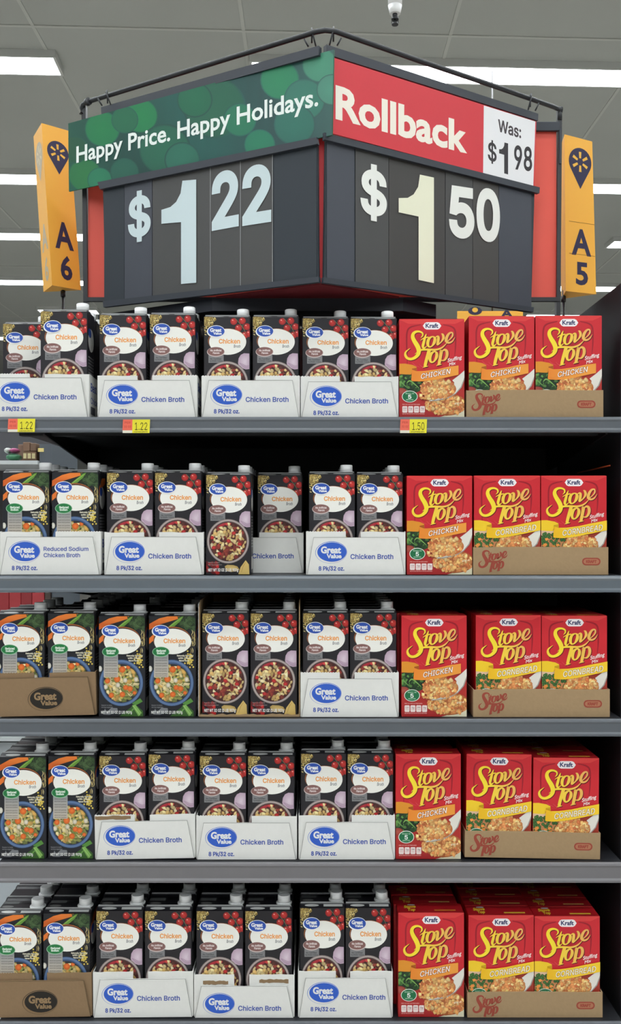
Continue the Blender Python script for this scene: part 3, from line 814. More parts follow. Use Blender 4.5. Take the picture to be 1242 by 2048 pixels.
def kraft_tray(row, L, Rr, Y, zs, top, sy, ry=0.0, n=6):
    x0 = (L-621)*Y/F; x1 = (Rr-621)*Y/F; h = (x1-x0)/2; D = n*0.046+0.012; t = 0.0018
    o = empty('shipping_tray', ((x0+x1)/2, Y, zs), (0, ry, 0))
    s = MB(); s.box(-h, h, 0.002, D, 0.0004, 0.0018)
    for sx in (-1, 1):
        pts = [(0.0, 0.0004), (0.0, top), (D, top), (D, 0.0004)]
        s.prism(pts, 0, sx*h-(t if sx > 0 else 0), sx*h+(t if sx < 0 else 0))
    s.box(-h, h, D-t, D, 0.0004, top)
    s.build('tray_body', m_kraft, o)
    s = MB(); s.prism([(-h, 0.0004), (-h, top-0.001), (-h+0.035, top), (0, top+0.0006), (h-0.03, top-0.0006), (h, top), (h, 0.0004)], 1, -0.0020, 0.0002)
    p = s.build('front_panel', m_kraft, o)
    st = make_store(); k = 0.0575/1665*1.0
    ink = (156, 74, 60)
    sc = 0.05/720.0
    mp = lambda x, y: (-h+0.010+(x-150)*sc, top-0.006-(y-440)*sc)
    a = Art((0, -0.0022, 0), (1, 0, 0), (0, 0, 1), mp, (-h+0.002, h-0.002, 0.002, top-0.002), st)
    stove_logo(a, ink, 1.35, False)
    cxx = h-0.034; cz = top*0.48
    b = Art((0, -0.0022, 0), (1, 0, 0), (0, 0, 1), lambda x, y: (cxx+x, cz+y), (-h, h, 0, top), st)
    def pill(w, hh, c):
        pts = [(w*0.62*s1 + (w*0.38)*math.cos(an), hh*math.sin(an)) for s1, rng in ((1, range(-90, 91, 30)), (-1, range(90, 271, 30))) for an in [math.radians(q) for q in rng]]
        b.poly(pts, c)
    pill(0.0185, 0.0075, ink); pill(0.0158, 0.0052, (176, 116, 88))
    b.text('KRAFT', (-0.0105, -0.0026), (0.0105, -0.0026), -0.0052, ink, 's', 0.05)
    link('printing', b.mesh('printing', PRINTM), parent=p)
    tag(o, f'brown cardboard stuffing tray with faded red print, {SHELFW[row]}', 'tray', 'stuffing trays')

# ------------------------------------------------------------------ setting
YAW = 0.045
CH = 3.4
ceil_z = E + CH
def struct(name, s, m, label=None):
    o = s.build(name, m); o['kind'] = 'structure'
    if label: o['label'] = label
    return o
s = MB(); s.box(-16, 16, -12, 26, ceil_z, ceil_z+0.1); ceiling = struct('ceiling', s, m_ceiling)
m_seam = mat('ceiling_seam', (200, 203, 198), 0.8)
for x in [(-0.46+1.43*i) for i in range(-8, 9)]:
    s = MB(); s.box(x-0.012, x+0.012, -12, 26, ceil_z-0.006, ceil_z-0.0005); s.build('seam_strip', m_seam, ceiling)
for y in [6.55+3.05*i for i in range(-5, 6)]:
    s = MB(); s.hexa([(-16, y-16*YAW-0.01, ceil_z-0.008), (16, y+16*YAW-0.01, ceil_z-0.008), (16, y+16*YAW+0.012, ceil_z-0.008), (-16, y-16*YAW+0.012, ceil_z-0.008),
                      (-16, y-16*YAW-0.01, ceil_z-0.001), (16, y+16*YAW-0.01, ceil_z-0.001), (16, y+16*YAW+0.012, ceil_z-0.001), (-16, y-16*YAW+0.012, ceil_z-0.001)])
    s.build('seam_strip', m_seam, ceiling)
s = MB(); s.box(-16, 16, -12, 26, -0.1, 0); struct('floor', s, m_floor)
s = MB(); s.box(-16, 16, 26, 26.2, 0, ceil_z); struct('wall_back', s, m_wall)
s = MB(); s.box(-16, 16, -12.2, -12, 0, ceil_z); struct('wall_front', s, m_wall)
s = MB(); s.box(-16.2, -16, -12, 26, 0, ceil_z); struct('wall_left', s, m_wall)
s = MB(); s.box(16, 16.2, -12, 26, 0, ceil_z); struct('wall_right', s, m_wall)

# ceiling lights
rowsL = {7.02: [(-6.6, -4.6), (-4.3, -1.85), (-0.43, 2.9), (3.3, 6.5)], 9.33: [(-8, -5.6), (-5.3, -2.62), (2.70, 5.2), (5.6, 8)],
         11.18: [(-8, -5.4), (-5.1, -2.56), (3.58, 6.2)], 13.3: [(-8, -5.6), (-5.4, -3.03), (3.1, 4.32), (5.0, 8)],
         15.1: [(-4.25, -3.35), (3.45, 4.45), (5.4, 8)], 17.3: [(-7, -4.6), (-1.2, 1.2), (4.6, 7)]}
for y in (4.95, 2.85, 0.75, -1.35, -3.45, -5.55, -7.65):
    rowsL[y] = [(-6.9, -4.4), (-4.1, -1.6), (-1.2, 1.25), (1.65, 4.1), (4.5, 7)]
nl = 0
for y, segs in sorted(rowsL.items()):
    for j, (a, b) in enumerate(segs):
        cx, ln = (a+b)/2, (b-a)/2
        o = empty('ceiling_light', (cx, y+cx*YAW, ceil_z), (0, 0, math.atan(YAW)))
        s = MB(); s.box(-ln-0.02, ln+0.02, -0.145, -0.130, -0.055, -0.001); s.box(-ln-0.02, ln+0.02, 0.130, 0.145, -0.055, -0.001)
        s.box(-ln-0.02, -ln, -0.13, 0.13, -0.055, -0.001); s.box(ln, ln+0.02, -0.13, 0.13, -0.055, -0.001); s.build('housing', m_lampbody, o)
        s = MB(); s.box(-ln, ln, -0.128, 0.128, -0.050, -0.003); s.build('diffuser', m_lens, o)
        rn = 'ahead of' if y > 2 else 'behind'
        tag(o, None, 'light', 'ceiling lights')
        if y < 6: o['label'] = 'white fluorescent ceiling light outside the picture above the shopper'
        else:
            side = 'left' if b < 0 else ('right' if a > 0 else 'centre')
            dist = {7.02: 'nearest', 9.33: 'second', 11.18: 'third', 13.3: 'fourth', 15.1: 'fifth', 17.3: 'sixth'}[y]
            o['label'] = f'fluorescent ceiling light in the {dist} row, {ORD[j+1]} along from the {"left" if True else side}'

# sprinkler
sp = P(790, 20, 4.6)
o = empty('sprinkler', (sp.x, sp.y, ceil_z))
def lz(py): return E+(HY-py)*4.6/F-ceil_z
s = MB(); s.cyl((0, 0), 0.022, lz(-40), -0.001, 16); s.build('drop_pipe', m_lampbody, o)
s = MB(); s.cyl((0, 0), 0.026, lz(28), lz(12), 20, 0.034); s.cyl((0, 0), 0.034, lz(12), lz(-42), 20, 0.036); s.build('cup', m_cap, o)
s = MB(); s.cyl((0, 0), 0.012, lz(36), lz(28), 12); s.cyl((0, 0), 0.018, lz(40), lz(36), 12); s.cyl((0, 0), 0.006, lz(47), lz(40), 8); s.cyl((0, 0), 0.016, lz(50), lz(47), 12)
s.box(-0.017, -0.013, -0.002, 0.002, lz(47), lz(38)); s.box(0.013, 0.017, -0.002, 0.002, lz(47), lz(38)); s.build('nozzle', m_frame, o)
tag(o, 'white pendant fire sprinkler hanging above the red sign', 'sprinkler')

# ------------------------------------------------------------------ gondola
Z = {1: E+0.2145, 2: E-0.100, 3: E-0.384, 4: E-0.6685, 5: E-0.984}
YS, YB = 1.882, 2.42
XL, XR = -0.618, 0.618
gd = empty('shelving_unit', (0, YB, 0))
s = MB(); s.box(-0.56, 0.70, YB, YB+0.03, 0.02, E+0.50)
placed(s, 'back_panel', m_back, (0, YB, 0), gd)
for x in (-0.555, 0.690):
    s = MB(); s.box(x, x+0.03, YB+0.031, YB+0.06, 0.0, E+0.51, 0.002); placed(s, 'upright', m_black, (0, YB, 0), gd)
s = MB(); s.box(0.628, 0.640, 1.925, YB+0.05, 0.0, E+0.49, 0.001); placed(s, 'side_panel', m_back, (0, YB, 0), gd)
s = MB(); s.box(XL, XR, YS+0.02, YB, 0.0, 0.10); placed(s, 'kick_plate', m_black, (0, YB, 0), gd)
tag(gd, 'black steel shelving frame with tall side panel beside the stuffing boxes', 'shelving')
LIPM = {1: m_lip, 2: m_lipg, 3: m_lip, 4: m_lipw, 5: m_lip}
LIPH = {1: 0.0315, 2: 0.034, 3: 0.035, 4: 0.040, 5: 0.038}
for i in range(1, 6):
    z = Z[i]; o = empty('shelf', (0, YS, z))
    s = MB(); s.box(XL, XR, YS+0.004, YB-0.001, z-0.020, z); placed(s, 'shelf_deck', m_shelf, (0, YS, z), o)
    h = LIPH[i]
    prof = [(YS+0.006, z-0.0003), (YS+0.001, z-0.0003), (YS-0.001, z-0.0025), (YS-0.0022, z-0.006), (YS-0.0010, z-0.010), (YS-0.0010, z-h+0.009), (YS-0.0035, z-h+0.005), (YS-0.0035, z-h+0.001), (YS, z-h), (YS+0.006, z-h)]
    s = MB(); s.prism(prof, 0, XL, XR+0.012); placed(s, 'price_channel', LIPM[i], (0, YS, z), o)
    for x in (-0.545, 0.600):
        s = MB(); s.prism([(YS+0.05, z-0.0205), (YB-0.001, z-0.0205), (YB-0.001, z-0.075), (YB-0.06, z-0.075), (YS+0.05, z-0.03)], 0, x, x+0.004); placed(s, 'bracket', m_black, (0, YS, z), o)
    s = MB(); s.box(XL+0.01, XR-0.01, YS+0.10, YS+0.13, z-0.028, z-0.0202); placed(s, 'stiffener', m_black, (0, YS, z), o)
    tag(o, f'grey steel shelf with price channel, {["", "topmost", "second from top", "third from top, middle one", "fourth from top", "lowest in view"][i]}', 'shelf', 'shelves of the display')

# small copper-orange rods under the top shelf on the side panel
s = MB(); a, b = P(1146, 946, 2.22), P(1232, 931, 1.98); s.tube([(0.624, a.y, a.z), (0.624, b.y, b.z)], 0.0016, 6)
o = s.build('side_rod', mat('copper_orange', (226, 110, 70), 0.4)); tag(o, 'thin orange rod along the dark side panel under the top shelf', 'rod')

# ------------------------------------------------------------------ goods
# broth columns: (kind, left px, right px, top px of the front print, start index k0)
BASE = {1: 834, 2: 1150, 3: 1433, 4: 1718, 5: 2033}
rows = {
 1: [('black', 5.6, 96, 635, 1), ('black', 80, 175.5, 623, 0), ('black', 198.7, 292.6, 630.5, 0), ('black', 299.5, 391, 629.5, 0), ('black', 408, 500.5, 634, 0), ('black', 505, 597, 634, 0), ('black', 605, 697.5, 637, 0), ('black', 701, 793.5, 637.5, 0)],
 2: [('green', 3.5, 100, 945, 0), ('green', 103.5, 198, 945, 0), ('black', 213, 306, 946, 0), ('black', 309.6, 403, 946, 0), ('black', 412, 502, 950, 0), ('black', 515, 604, 954, 1), ('black', 618, 710, 949, 0), ('black', 714, 806, 950, 0)],
 3: [('green', -6, 91, 1228, 0), ('green', 95, 189, 1227, 0), ('green', 197, 290, 1232, 0), ('green', 297, 392, 1232, 0), ('black', 403.6, 497, 1227, 0), ('black', 500.5, 594, 1227, 0), ('black', 606, 698, 1226.5, 0), ('black', 700, 793, 1226.5, 0)],
 4: [('green', -2, 93, 1514, 0), ('green', 95.5, 191, 1512, 0), ('black', 197, 293, 1512, 0), ('black', 296.5, 389, 1509, 0), ('black', 398.5, 493, 1512, 0), ('black', 495.5, 589, 1512, 0), ('black', 602, 693, 1507.5, 0), ('black', 695, 787, 1508, 0)],
 5: [('green', -10, 83, 1829, 0), ('green', 86, 181, 1827, 0), ('black', 192, 286, 1822, 0), ('black', 289, 383, 1822, 0), ('black', 393, 487, 1822, 0), ('black', 490, 584, 1822, 0), ('black', 600, 689, 1816, 0), ('black', 691, 781.5, 1816, 0)]}
NDEEP = {1: 4, 2: 6, 3: 6, 4: 4, 5: 4}
SKIP = {(3, 3, 1), (3, 3, 2), (3, 4, 1), (3, 1, 3), (3, 1, 4), (3, 1, 5), (9, 9, 9)}
TRAYED = {1: range(1, 9), 2: (1, 2, 3, 4, 6, 7, 8), 3: (1, 2, 5, 6, 7, 8), 4: (3, 4, 5, 6, 7, 8), 5: range(1, 9)}
TILT = [(3, 1, 2, -12, 193, -0.022), (4, 3, 4, 190.5, 391.5, -0.016), (5, 1, 2, -14, 184.5, -0.012), (5, 3, 4, 186.5, 387, -0.008)]
rj = random.Random(21)
for row, cols in rows.items():
    for ci, (kind, L, Rr, top, k0) in enumerate(cols, 1):
        Y = 1.907 if ci in TRAYED[row] else 1.902
        zf = Z[row] + (0.0024 if ci in TRAYED[row] else 0.0006)
        Yf = Y + 0.066*k0
        x = ((L+Rr)/2-621)*Yf/F
        for (tr_, c0, c1, tl, trr, ry_) in TILT:
            if row == tr_ and ci in (c0, c1):
                tc = ((tl+trr)/2-621)*1.9/F; zt0 = Z[row]+0.0003+abs(math.sin(ry_))*0.098
                zf = zt0+0.0024+max(-(x-tc-0.047)*math.sin(ry_), -(x-tc+0.047)*math.sin(ry_))
        w = (Rr-L)*Yf/F; sx = min(1.0, w/0.0940)
        ht = E+(HY-top)*Yf/F - zf; sz = ht/0.2005
        if k0: sz = 1.0
        for k in range(0, NDEEP[row]):
            if (row, ci, k) in SKIP and k > 0: continue
            kk = k + k0
            if k0 and k == 0:
                o = carton(kind, row, ci, 0, x, Yf, zf, sx, sz, 0, ', set one back')
            else:
                gap = 0.008 if kk >= 4 else 0
                extra = 0.0
                if row == 2 and ci == 5: gap += 0.0075; zf = Z[row]+0.0024 if k else zf
                o = carton(kind, row, ci, k, x + (rj.uniform(-0.0005, 0.0005)), Y+0.0645*kk+(gap if k else 0), zf, sx, sz if k == 0 else min(sz, 1.03))
# trays: row, col, L, R, Y, style, flap m, panel m, ...
for (row, c, L, Rr, Y, st, fl, pt, dp, ry, tt, tx, note, lx) in [
    (1, 1, -20, 178.5, 1.9, 'white', .087, .079, 4, 0, (True, False), 'Chicken Broth', '', None),
    (1, 2, 195, 394.5, 1.9, 'white', .084, .074, 4, 0, (False, True), 'Chicken Broth', '', None),
    (1, 3, 403, 600, 1.9, 'white', .083, .074, 4, 0, (True, True), 'Chicken Broth', '', None),
    (1, 4, 601.5, 797, 1.9, 'white', .082, .071, 4, 0, (True, False), 'Chicken Broth', '', None),
    (2, 1, 0, 202, 1.9, 'white', .086, .076, 4, 0, (False, True), 'Reduced', '', None),
    (2, 2, 208.7, 407.5, 1.9, 'white', .085, .076, 4, 0, (False, False), 'Chicken Broth', '', None),
    (2, 3, 410.5, 607, 1.967, 'white', .084, .074, 4, 0, (False, False), 'Chicken Broth', 'behind the lone carton, second shelf down', None),
    (2, 4, 612, 811, 1.9, 'white', .086, .075, 4, 0, (True, False), 'Chicken Broth', '', None),
    (3, 1, -12, 193, 1.9, 'brown', .086, .077, 4, -0.022, (True, False), 'Chicken Broth', '', 660),
    (3, 4, 601, 797.5, 1.9, 'white', .088, .077, 4, 0, (True, True), 'Chicken Broth', '', None),
    (4, 2, 190.5, 391.5, 1.9, 'white', .087, .076, 4, -0.016, (True, False), 'Chicken Broth', '', None),
    (4, 3, 392.5, 594, 1.9, 'white', .086, .074, 4, 0, (True, False), 'Chicken Broth', '', None),
    (4, 4, 597, 790, 1.9, 'white', .087, .075, 4, 0, (False, True), 'Chicken Broth', '', None),
    (5, 1, -14, 184.5, 1.9, 'brown', .086, .073, 4, -0.012, (True, False), 'Chicken Broth', '', 610),
    (5, 2, 186.5, 387, 1.9, 'white', .089, .077, 4, -0.008, (False, False), 'Chicken Broth', '', None),
    (5, 3, 388, 589, 1.9, 'white', .084, .064, 4, 0, (False, False), 'Chicken Broth', '', None),
    (5, 4, 596, 785.5, 1.9, 'white', .091, .080, 4, 0, (False, False), 'Chicken Broth', '', None)]:
    drop = 0.006 if (row, c) == (5, 3) else 0.0
    zz = Z[row]+0.0003
    if ry: zz += abs(math.sin(ry))*0.1 * 0.98
    tray(row, c, L, Rr, Y, zz, st, fl, pt, dp, ry, tt, tx, drop, note, logo_x=lx)
torn_tray(3, 397.5, 600, 1.9, Z[3]+0.0003)

sto = {1: [('chicken', 798.5, 928.7, 637.7), ('chicken', 937.5, 1068.5, 632), ('chicken', 1071, 1203.5, 631)],
       2: [('chicken', 813.6, 944.2, 951.3), ('corn', 948, 1080.3, 951), ('corn', 1082, 1213, 951)],
       3: [('chicken', 803, 933.3, 1230.6), ('corn', 951.6, 1082, 1230), ('corn', 1083.5, 1214, 1231)],
       4: [('chicken', 791.5, 921.5, 1507.5), ('corn', 931.5, 1061.5, 1508), ('corn', 1065, 1196.5, 1515.3)],
       5: [('chicken', 796.4, 928, 1825), ('corn', 937, 1067.5, 1830), ('corn', 1069, 1199.5, 1832)]}
KT = {1: (932.5, 1206, .0545, 0), 2: (946, 1216, .0555, 0), 3: (946, 1219, .0555, 0), 4: (929, 1199.5, .053, 0.018), 5: (934.5, 1204.5, .051, 0)}
ND = {1: 3, 2: 4, 3: 5, 4: 6, 5: 6}
for row, cols in sto.items():
    for ci, (kind, L, Rr, top) in enumerate(cols, 1):
        Y = 1.899 if ci == 1 else 1.903
        ry = KT[row][3]*0.5 if ci > 1 else 0
        zf = Z[row]+(0.0006 if ci == 1 else 0.0024)
        if row == 4 and ci == 2: zf += 0.0035
        x = ((L+Rr)/2-621)*Y/F; sx = (Rr-L)*Y/F/0.1302; sz = (E+(HY-top)*Y/F-zf)/0.2012
        for k in range(ND[row]):
            if row == 3 and ci == 1 and k in (3, 4): continue
            dy = 0.0; dx = 0.0
            if k:
                dy = 0.0465*k + rj.uniform(0, 0.0006)
                if row in (3, 4, 5) and ci == 1: dx = -0.004-0.001*k; dy += 0.004*k
                if row == 3 and ci > 1 and k > 1: dx = 0.0
            stuffing(kind, row, ci, k, x+dx, Y+dy, zf, sx, sz if k == 0 else min(sz, 1.02), ry)
    L, Rr, top, ry = KT[row]
    zz = Z[row]+0.0004 + abs(math.sin(ry))*0.136
    kraft_tray(row, L, Rr, 1.8985, zz, top, 1, ry, n=ND[row])

# price tags on the top shelf lip
def price_tag(L, Rr, T, B, txt, lab):
    Y = YS-0.0046; a0 = P(L, B, Y); a1 = P(Rr, T, Y); w = a1.x-a0.x; h = a1.z-a0.z
    s = MB(); s.prism([(0, 0), (w, 0), (w+0.0012, h), (0.0012, h)], 1, 0, 0.0006)
    o = s.build('price_tag', mat('tag_paper', (228, 224, 206), 0.6), None, (a0.x, Y, a0.z))
    st = make_store(); mp = lambda x, y: (x*w, (1-y)*h)
    a = Art((0, -0.0001, 0), (1, 0, 0), (0, 0, 1), mp, (0, w+0.001, 0, h), st)
    a.poly([(0.02, 0), (0.37, 0), (0.36, 0.80), (0, 0.80)], (236, 112, 92)); a.poly([(0.37, 0), (1.02, 0), (1.0, 1.0), (0.36, 1.0)], (232, 222, 62))
    a.text(txt, (0.46, 0.78), (0.92, 0.78), 0.55, (62, 60, 30), 's', 0.0)
    a.text('PER', (0.08, 0.3), (0.3, 0.3), 0.14, (206, 80, 66), 's', 0.02); a.text('32 OZ', (0.06, 0.6), (0.32, 0.6), 0.14, (206, 80, 66), 's', 0.02); a.text('CHICKEN BROTH' if txt == '1.22' else 'STUFFING MIX', (0.42, 0.96), (0.92, 0.96), 0.09, (110, 106, 60), 's', 0.02)
    link('tag_printing', a.mesh('tag_printing', PRINTM), parent=o)
    tag(o, lab, 'price tag', 'price tags on the top shelf')
price_tag(15.5, 69.5, 837.5, 864, '1.22', 'yellow 1.22 price tag at the outer end of the top shelf')
price_tag(245, 299, 839, 866, '1.22', 'yellow 1.22 price tag under the second broth tray')
price_tag(800, 853, 838.5, 866, '1.50', 'yellow 1.50 price tag under the stuffing box, top shelf')

# ------------------------------------------------------------------ sign above the shelves
class Board:
    """planar board through three photo points at given depths"""
    def __init__(s, TL, TR, BL, BR):
        s.tl, s.tr, s.bl, s.br = [P(*q) for q in (TL, TR, BL, BR)]
        s.U = ((s.tr-s.tl)+(s.br-s.bl)).normalized()
        n = s.U.cross((s.tl-s.bl)+(s.tr-s.br)).normalized(); s.N = n
        s.V = n.cross(s.U).normalized(); s.O = (s.tl+s.tr+s.bl+s.br)/4
    def uv(s, px, py):
        d = Vector(((px-621)/F, 1.0, (HY-py)/F)); c = Vector((0, 0, E))
        t = (s.O-c).dot(s.N)/d.dot(s.N); q = c+d*t-s.O
        return (q.dot(s.U), q.dot(s.V))
    def slab(s, pxs, d0, d1):
        """solid from photo polygon between plane offsets d0 and d1 along the normal; returns MB"""
        pts = [s.uv(*p) for p in pxs]; mb = MB(); n = len(pts)
        for d in (d0, d1):
            for u, v in pts: mb.v.append(tuple(s.O+s.U*u+s.V*v+s.N*d))
        for i in range(n): j = (i+1) % n; mb.f.append((i, j, n+j, n+i))
        mb.f.append(tuple(reversed(range(n)))); mb.f.append(tuple(n+i for i in range(n)))
        return mb
    def art(s, off, bounds_px, store=None):
        us = [s.uv(*p) for p in bounds_px]
        b = (min(u for u, v in us), max(u for u, v in us), min(v for u, v in us), max(v for u, v in us))
        return Art(s.O+s.N*off, s.U, s.V, s.uv, b, store)

YC, YLf, YRt = 1.85, 2.09, 2.15
fr = empty('sign_stand', P(640, 625, 2.15))
fo = fr.location.copy()
def fpart(s, name, m, parent=None):
    return link(name, s.mesh(name, fo), m, parent or fr)
# uprights
YP = 2.18
zt = Z[1]+0.0006
for (xa, xb, ya) in ((164, 172.5, 212), (1115, 1123, 218)):
    pa, pb = P(xa, ya, YP), P(xb, ya, YP)
    if xa < 600: dx = 0.007
    else: dx = -0.006
    s = MB(); s.hexa([(pa.x+dx, YP-0.006, zt), (pb.x+dx, YP-0.006, zt), (pb.x+dx, YP+0.012, zt), (pa.x+dx, YP+0.012, zt), (pa.x, YP-0.006, pa.z), (pb.x, YP-0.006, pa.z), (pb.x, YP+0.012, pa.z), (pa.x, YP+0.012, pa.z)])
    fpart(s, 'upright', m_frame)
    s = MB(); xo = -0.004 if xa < 600 else 0.012
    s.box((pa.x if xa < 600 else pb.x)+(-0.006 if xa < 600 else 0.0015)+dx*0.5, (pa.x if xa < 600 else pb.x)+(-0.0015 if xa < 600 else 0.006)+dx*0.5, YP-0.004, YP+0.01, P(0, 590 if xa < 600 else 285, YP).z if True else zt, pa.z) if False else s.box(pa.x+0.002, pb.x-0.002, YP-0.009, YP-0.0062, P(0, 330, YP).z, P(0, 260, YP).z)
    fpart(s, 'clamp', m_frameb)
# top tube
def tube_pts(pxs): return [P(*q) for q in pxs]
s = MB(); s.tube(tube_pts([(163, 228, 2.176), (163, 217, 2.176), (166, 209, 2.172), (174, 204, 2.165), (300, 165, 2.07), (450, 119, 1.99), (610, 70.5, 1.895), (630, 64, 1.885), (650, 60.5, 1.88), (672, 63, 1.885), (690, 69.5, 1.89), (840, 122, 1.97), (1000, 176, 2.07), (1108, 214, 2.166), (1118, 219, 2.176), (1119.5, 228, 2.176), (1119.5, 240, 2.176)]), 0.0052, 12)
fpart(s, 'top_tube', m_frame)
s = MB(); a = P(176, 204, 2.160); s.tube([a+Vector((-.003, .003, 0)), a+Vector((.003, -.003, .001))], 0.0085, 12); fpart(s, 'bolt', m_frame)
s = MB(); a = P(1119, 220, 2.176); s.tube([a+Vector((-.004, 0, 0)), a+Vector((.006, 0, 0))], 0.0075, 12); fpart(s, 'bolt', m_frame)
# red back board, cross bars, red core
s = MB(); a, b = P(176, 597, YP), P(1113, 262, YP); s.box(a.x, b.x, YP+0.001, YP+0.005, a.z, b.z); fpart(s, 'red_backing', m_redsign)
s = MB(); a, b = P(168, 604, YP), P(1118, 596, YP); s.box(a.x, b.x, YP-0.008, YP+0.0005, a.z, b.z); fpart(s, 'lower_bar', m_frame)
s = MB(); a, b = P(168, 264, YP), P(1118, 246, YP); s.box(a.x, b.x, YP-0.008, YP+0.0005, a.z, b.z, 0.001); fpart(s, 'upper_bar', m_frameb)
zc = P(0, 569, 1.862).z
s = MB(); s.prism([(P(424, 0, 1.976).x, 1.976), (P(806, 0, 1.976).x, 1.976), (P(872, 0, 2.03).x, 2.03), (P(872, 0, 2.13).x, 2.13), (P(196, 0, 2.13).x, 2.13)], 2, P(0, 622, 1.976).z, zc-0.0005); fpart(s, 'beam', mat('navy_steel', (26, 30, 42), 0.5))
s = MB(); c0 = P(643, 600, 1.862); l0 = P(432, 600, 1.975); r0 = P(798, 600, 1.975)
s.prism([(c0.x, c0.y), (r0.x, r0.y), (l0.x, l0.y)], 2, zc, zc+0.004); fpart(s, 'red_underside', m_redshade); s = MB()
s.prism([(c0.x-0.006, c0.y+0.004), (c0.x+0.009, c0.y+0.004), (c0.x+0.02, c0.y+0.022), (c0.x-0.02, c0.y+0.022)], 2, zc+0.0042, P(0, 272, 1.862).z)
fpart(s, 'red_core', mat('red_core', (214, 40, 48), 0.5))
tag(fr, 'black tubular sign frame with orange-red backing above the top shelf', 'sign stand')

def sign_board(name, B, poly, m, label, cat='sign'):
    mb = B.slab(poly, -0.003, 0.0); org = B.O - B.V*0.08
    o = link(name, mb.mesh(name, org), m, None, org); tag(o, label, cat); return o, org

# green banner
GB = Board((136.6, 247, 2.165), (668, 99.5, 1.835), (138, 383, 2.165), (664.5, 270.5, 1.835))
gpoly = [(136.6, 247), (668, 99.5), (664.5, 270.5), (138, 383)]
o, org = sign_board('banner', GB, gpoly, mat('banner_board', (40, 96, 72), 0.5), 'green holiday price banner with soft light spots and white lettering')
a = GB.art(0.0002, gpoly)
q = [GB.uv(*p) for p in gpoly]
# clip to the banner outline
a.clip = []
for i in range(4):
    (ax, ay), (bx, by) = q[i], q[(i+1) % 4]; nx, ny = by-ay, -(bx-ax); d = ax*nx+ay*ny
    if nx*0+ny*0 > d: nx, ny, d = -nx, -ny, -d
    a.clip.append((nx, ny, d))
def gcol(x, y):
    t = (x-136)/530; k = 0.5+0.5*math.sin(x*0.021+y*0.013); return (18+44*t*t, 66+24*k+14*t*t, 54+18*k+26*t)
for i in range(24):
    x0, x1 = 130+i*23, 130+(i+1)*23; a.poly([(x0, 60), (x1, 60), (x1, 400), (x0, 400)], gcol)
rg = random.Random(8)
spots = [(205, 258, 34, (24, 138, 72)), (282, 232, 33, (26, 146, 76)), (170, 350, 32, (46, 128, 62)), (200, 360, 24, (40, 140, 96)), (250, 240, 26, (28, 110, 70)),
         (560, 160, 38, (46, 150, 96)), (640, 130, 34, (84, 168, 130)), (430, 215, 60, (38, 110, 78)), (390, 200, 34, (24, 120, 78)), (330, 300, 50, (34, 116, 84)), (520, 290, 30, (40, 140, 98)),
         (610, 200, 40, (60, 136, 112)), (480, 240, 32, (40, 134, 92)), (150, 300, 26, (34, 84, 56)), (365, 320, 34, (46, 128, 100)), (665, 180, 30, (88, 170, 140)), (250, 345, 28, (36, 106, 84)), (590, 250, 40, (48, 124, 104))]
def soft(x, y, r_, c):
    n = 28; inner = [(x+r_*0.93*math.cos(6.2832*i/n), y+r_*0.93*math.sin(6.2832*i/n)) for i in range(n)]; outer = [(x+r_*1.04*math.cos(6.2832*i/n), y+r_*1.04*math.sin(6.2832*i/n)) for i in range(n)]
    g = gcol(x, y); c = tuple(v*0.72+w*0.28 for v, w in zip(c, g)); mix = tuple(v*0.86+w*0.14 for v, w in zip(c, g)); tr = []
    for i in range(n):
        j = (i+1) % n; p, q2 = a.pt(*inner[i], mix), a.pt(*inner[j], mix); u, w = a.pt(*outer[i], gcol), a.pt(*outer[j], gcol)
        tr += [(a.pt(x, y, c), p, q2), (p, u, w), (p, w, q2)]
    a.add(tr, None)
for (x, y, r_, c) in spots: soft(x, y, r_, c)
a.text('Happy Price. Happy Holidays.', (153.5, 325.5), (637, 211), 31, (236, 244, 240), 'h', 0.020)
link('printing', None) if False else None
def art_child(a, name, parent, org, m):
    me = a.mesh(name, m); off = np.array(org)
    co = np.empty(len(me.vertices)*3); me.vertices.foreach_get('co', co); co = co.reshape(-1, 3)-off; me.vertices.foreach_set('co', co.ravel()); me.update()
    return link(name, me, None, parent)
art_child(a, 'printing', o, org, PRINTS)

# red sign
RB = Board((667, 115, 1.845), (1072.7, 243, 2.14), (663, 266.5, 1.845), (1068.5, 373.5, 2.14))
rpoly = [(665, 114.5), (1072.7, 243), (1068.5, 373.5), (661.5, 266)]
o, org = sign_board('header_sign', RB, rpoly, mat('sign_red', (214, 48, 60), 0.5), 'red sign with large cream lettering and white section reading Was $1.98')
a = RB.art(0.0002, [(660, 100), (1080, 100), (1072, 400), (660, 290)])
a.poly([(967.5, 211), (1070.5, 243), (1066.5, 372), (966, 346)], (238, 238, 240))
w_ = RB.art(0.0002, [(660, 100), (1080, 100), (1072, 400), (660, 290)])
w_.text('Rollback', (671, 235), (934, 305), 62, (248, 240, 226), 'h', 0.034)
art_child(w_, 'lettering', o, org, PRINTS)
a.text('Was:', (996, 262), (1042, 276), 23, (70, 62, 66), 's', 0.02)
a.text('$', (975.5, 319), (993, 324), 35, (52, 48, 52), 's', 0.015)
a.one((998, 344), (1016, 349), 62, (52, 48, 52))
a.text('98', (1028, 337), (1064, 341), 45, (52, 48, 52), 's', 0.02)
art_child(a, 'price_patch', o, org, PRINTS)

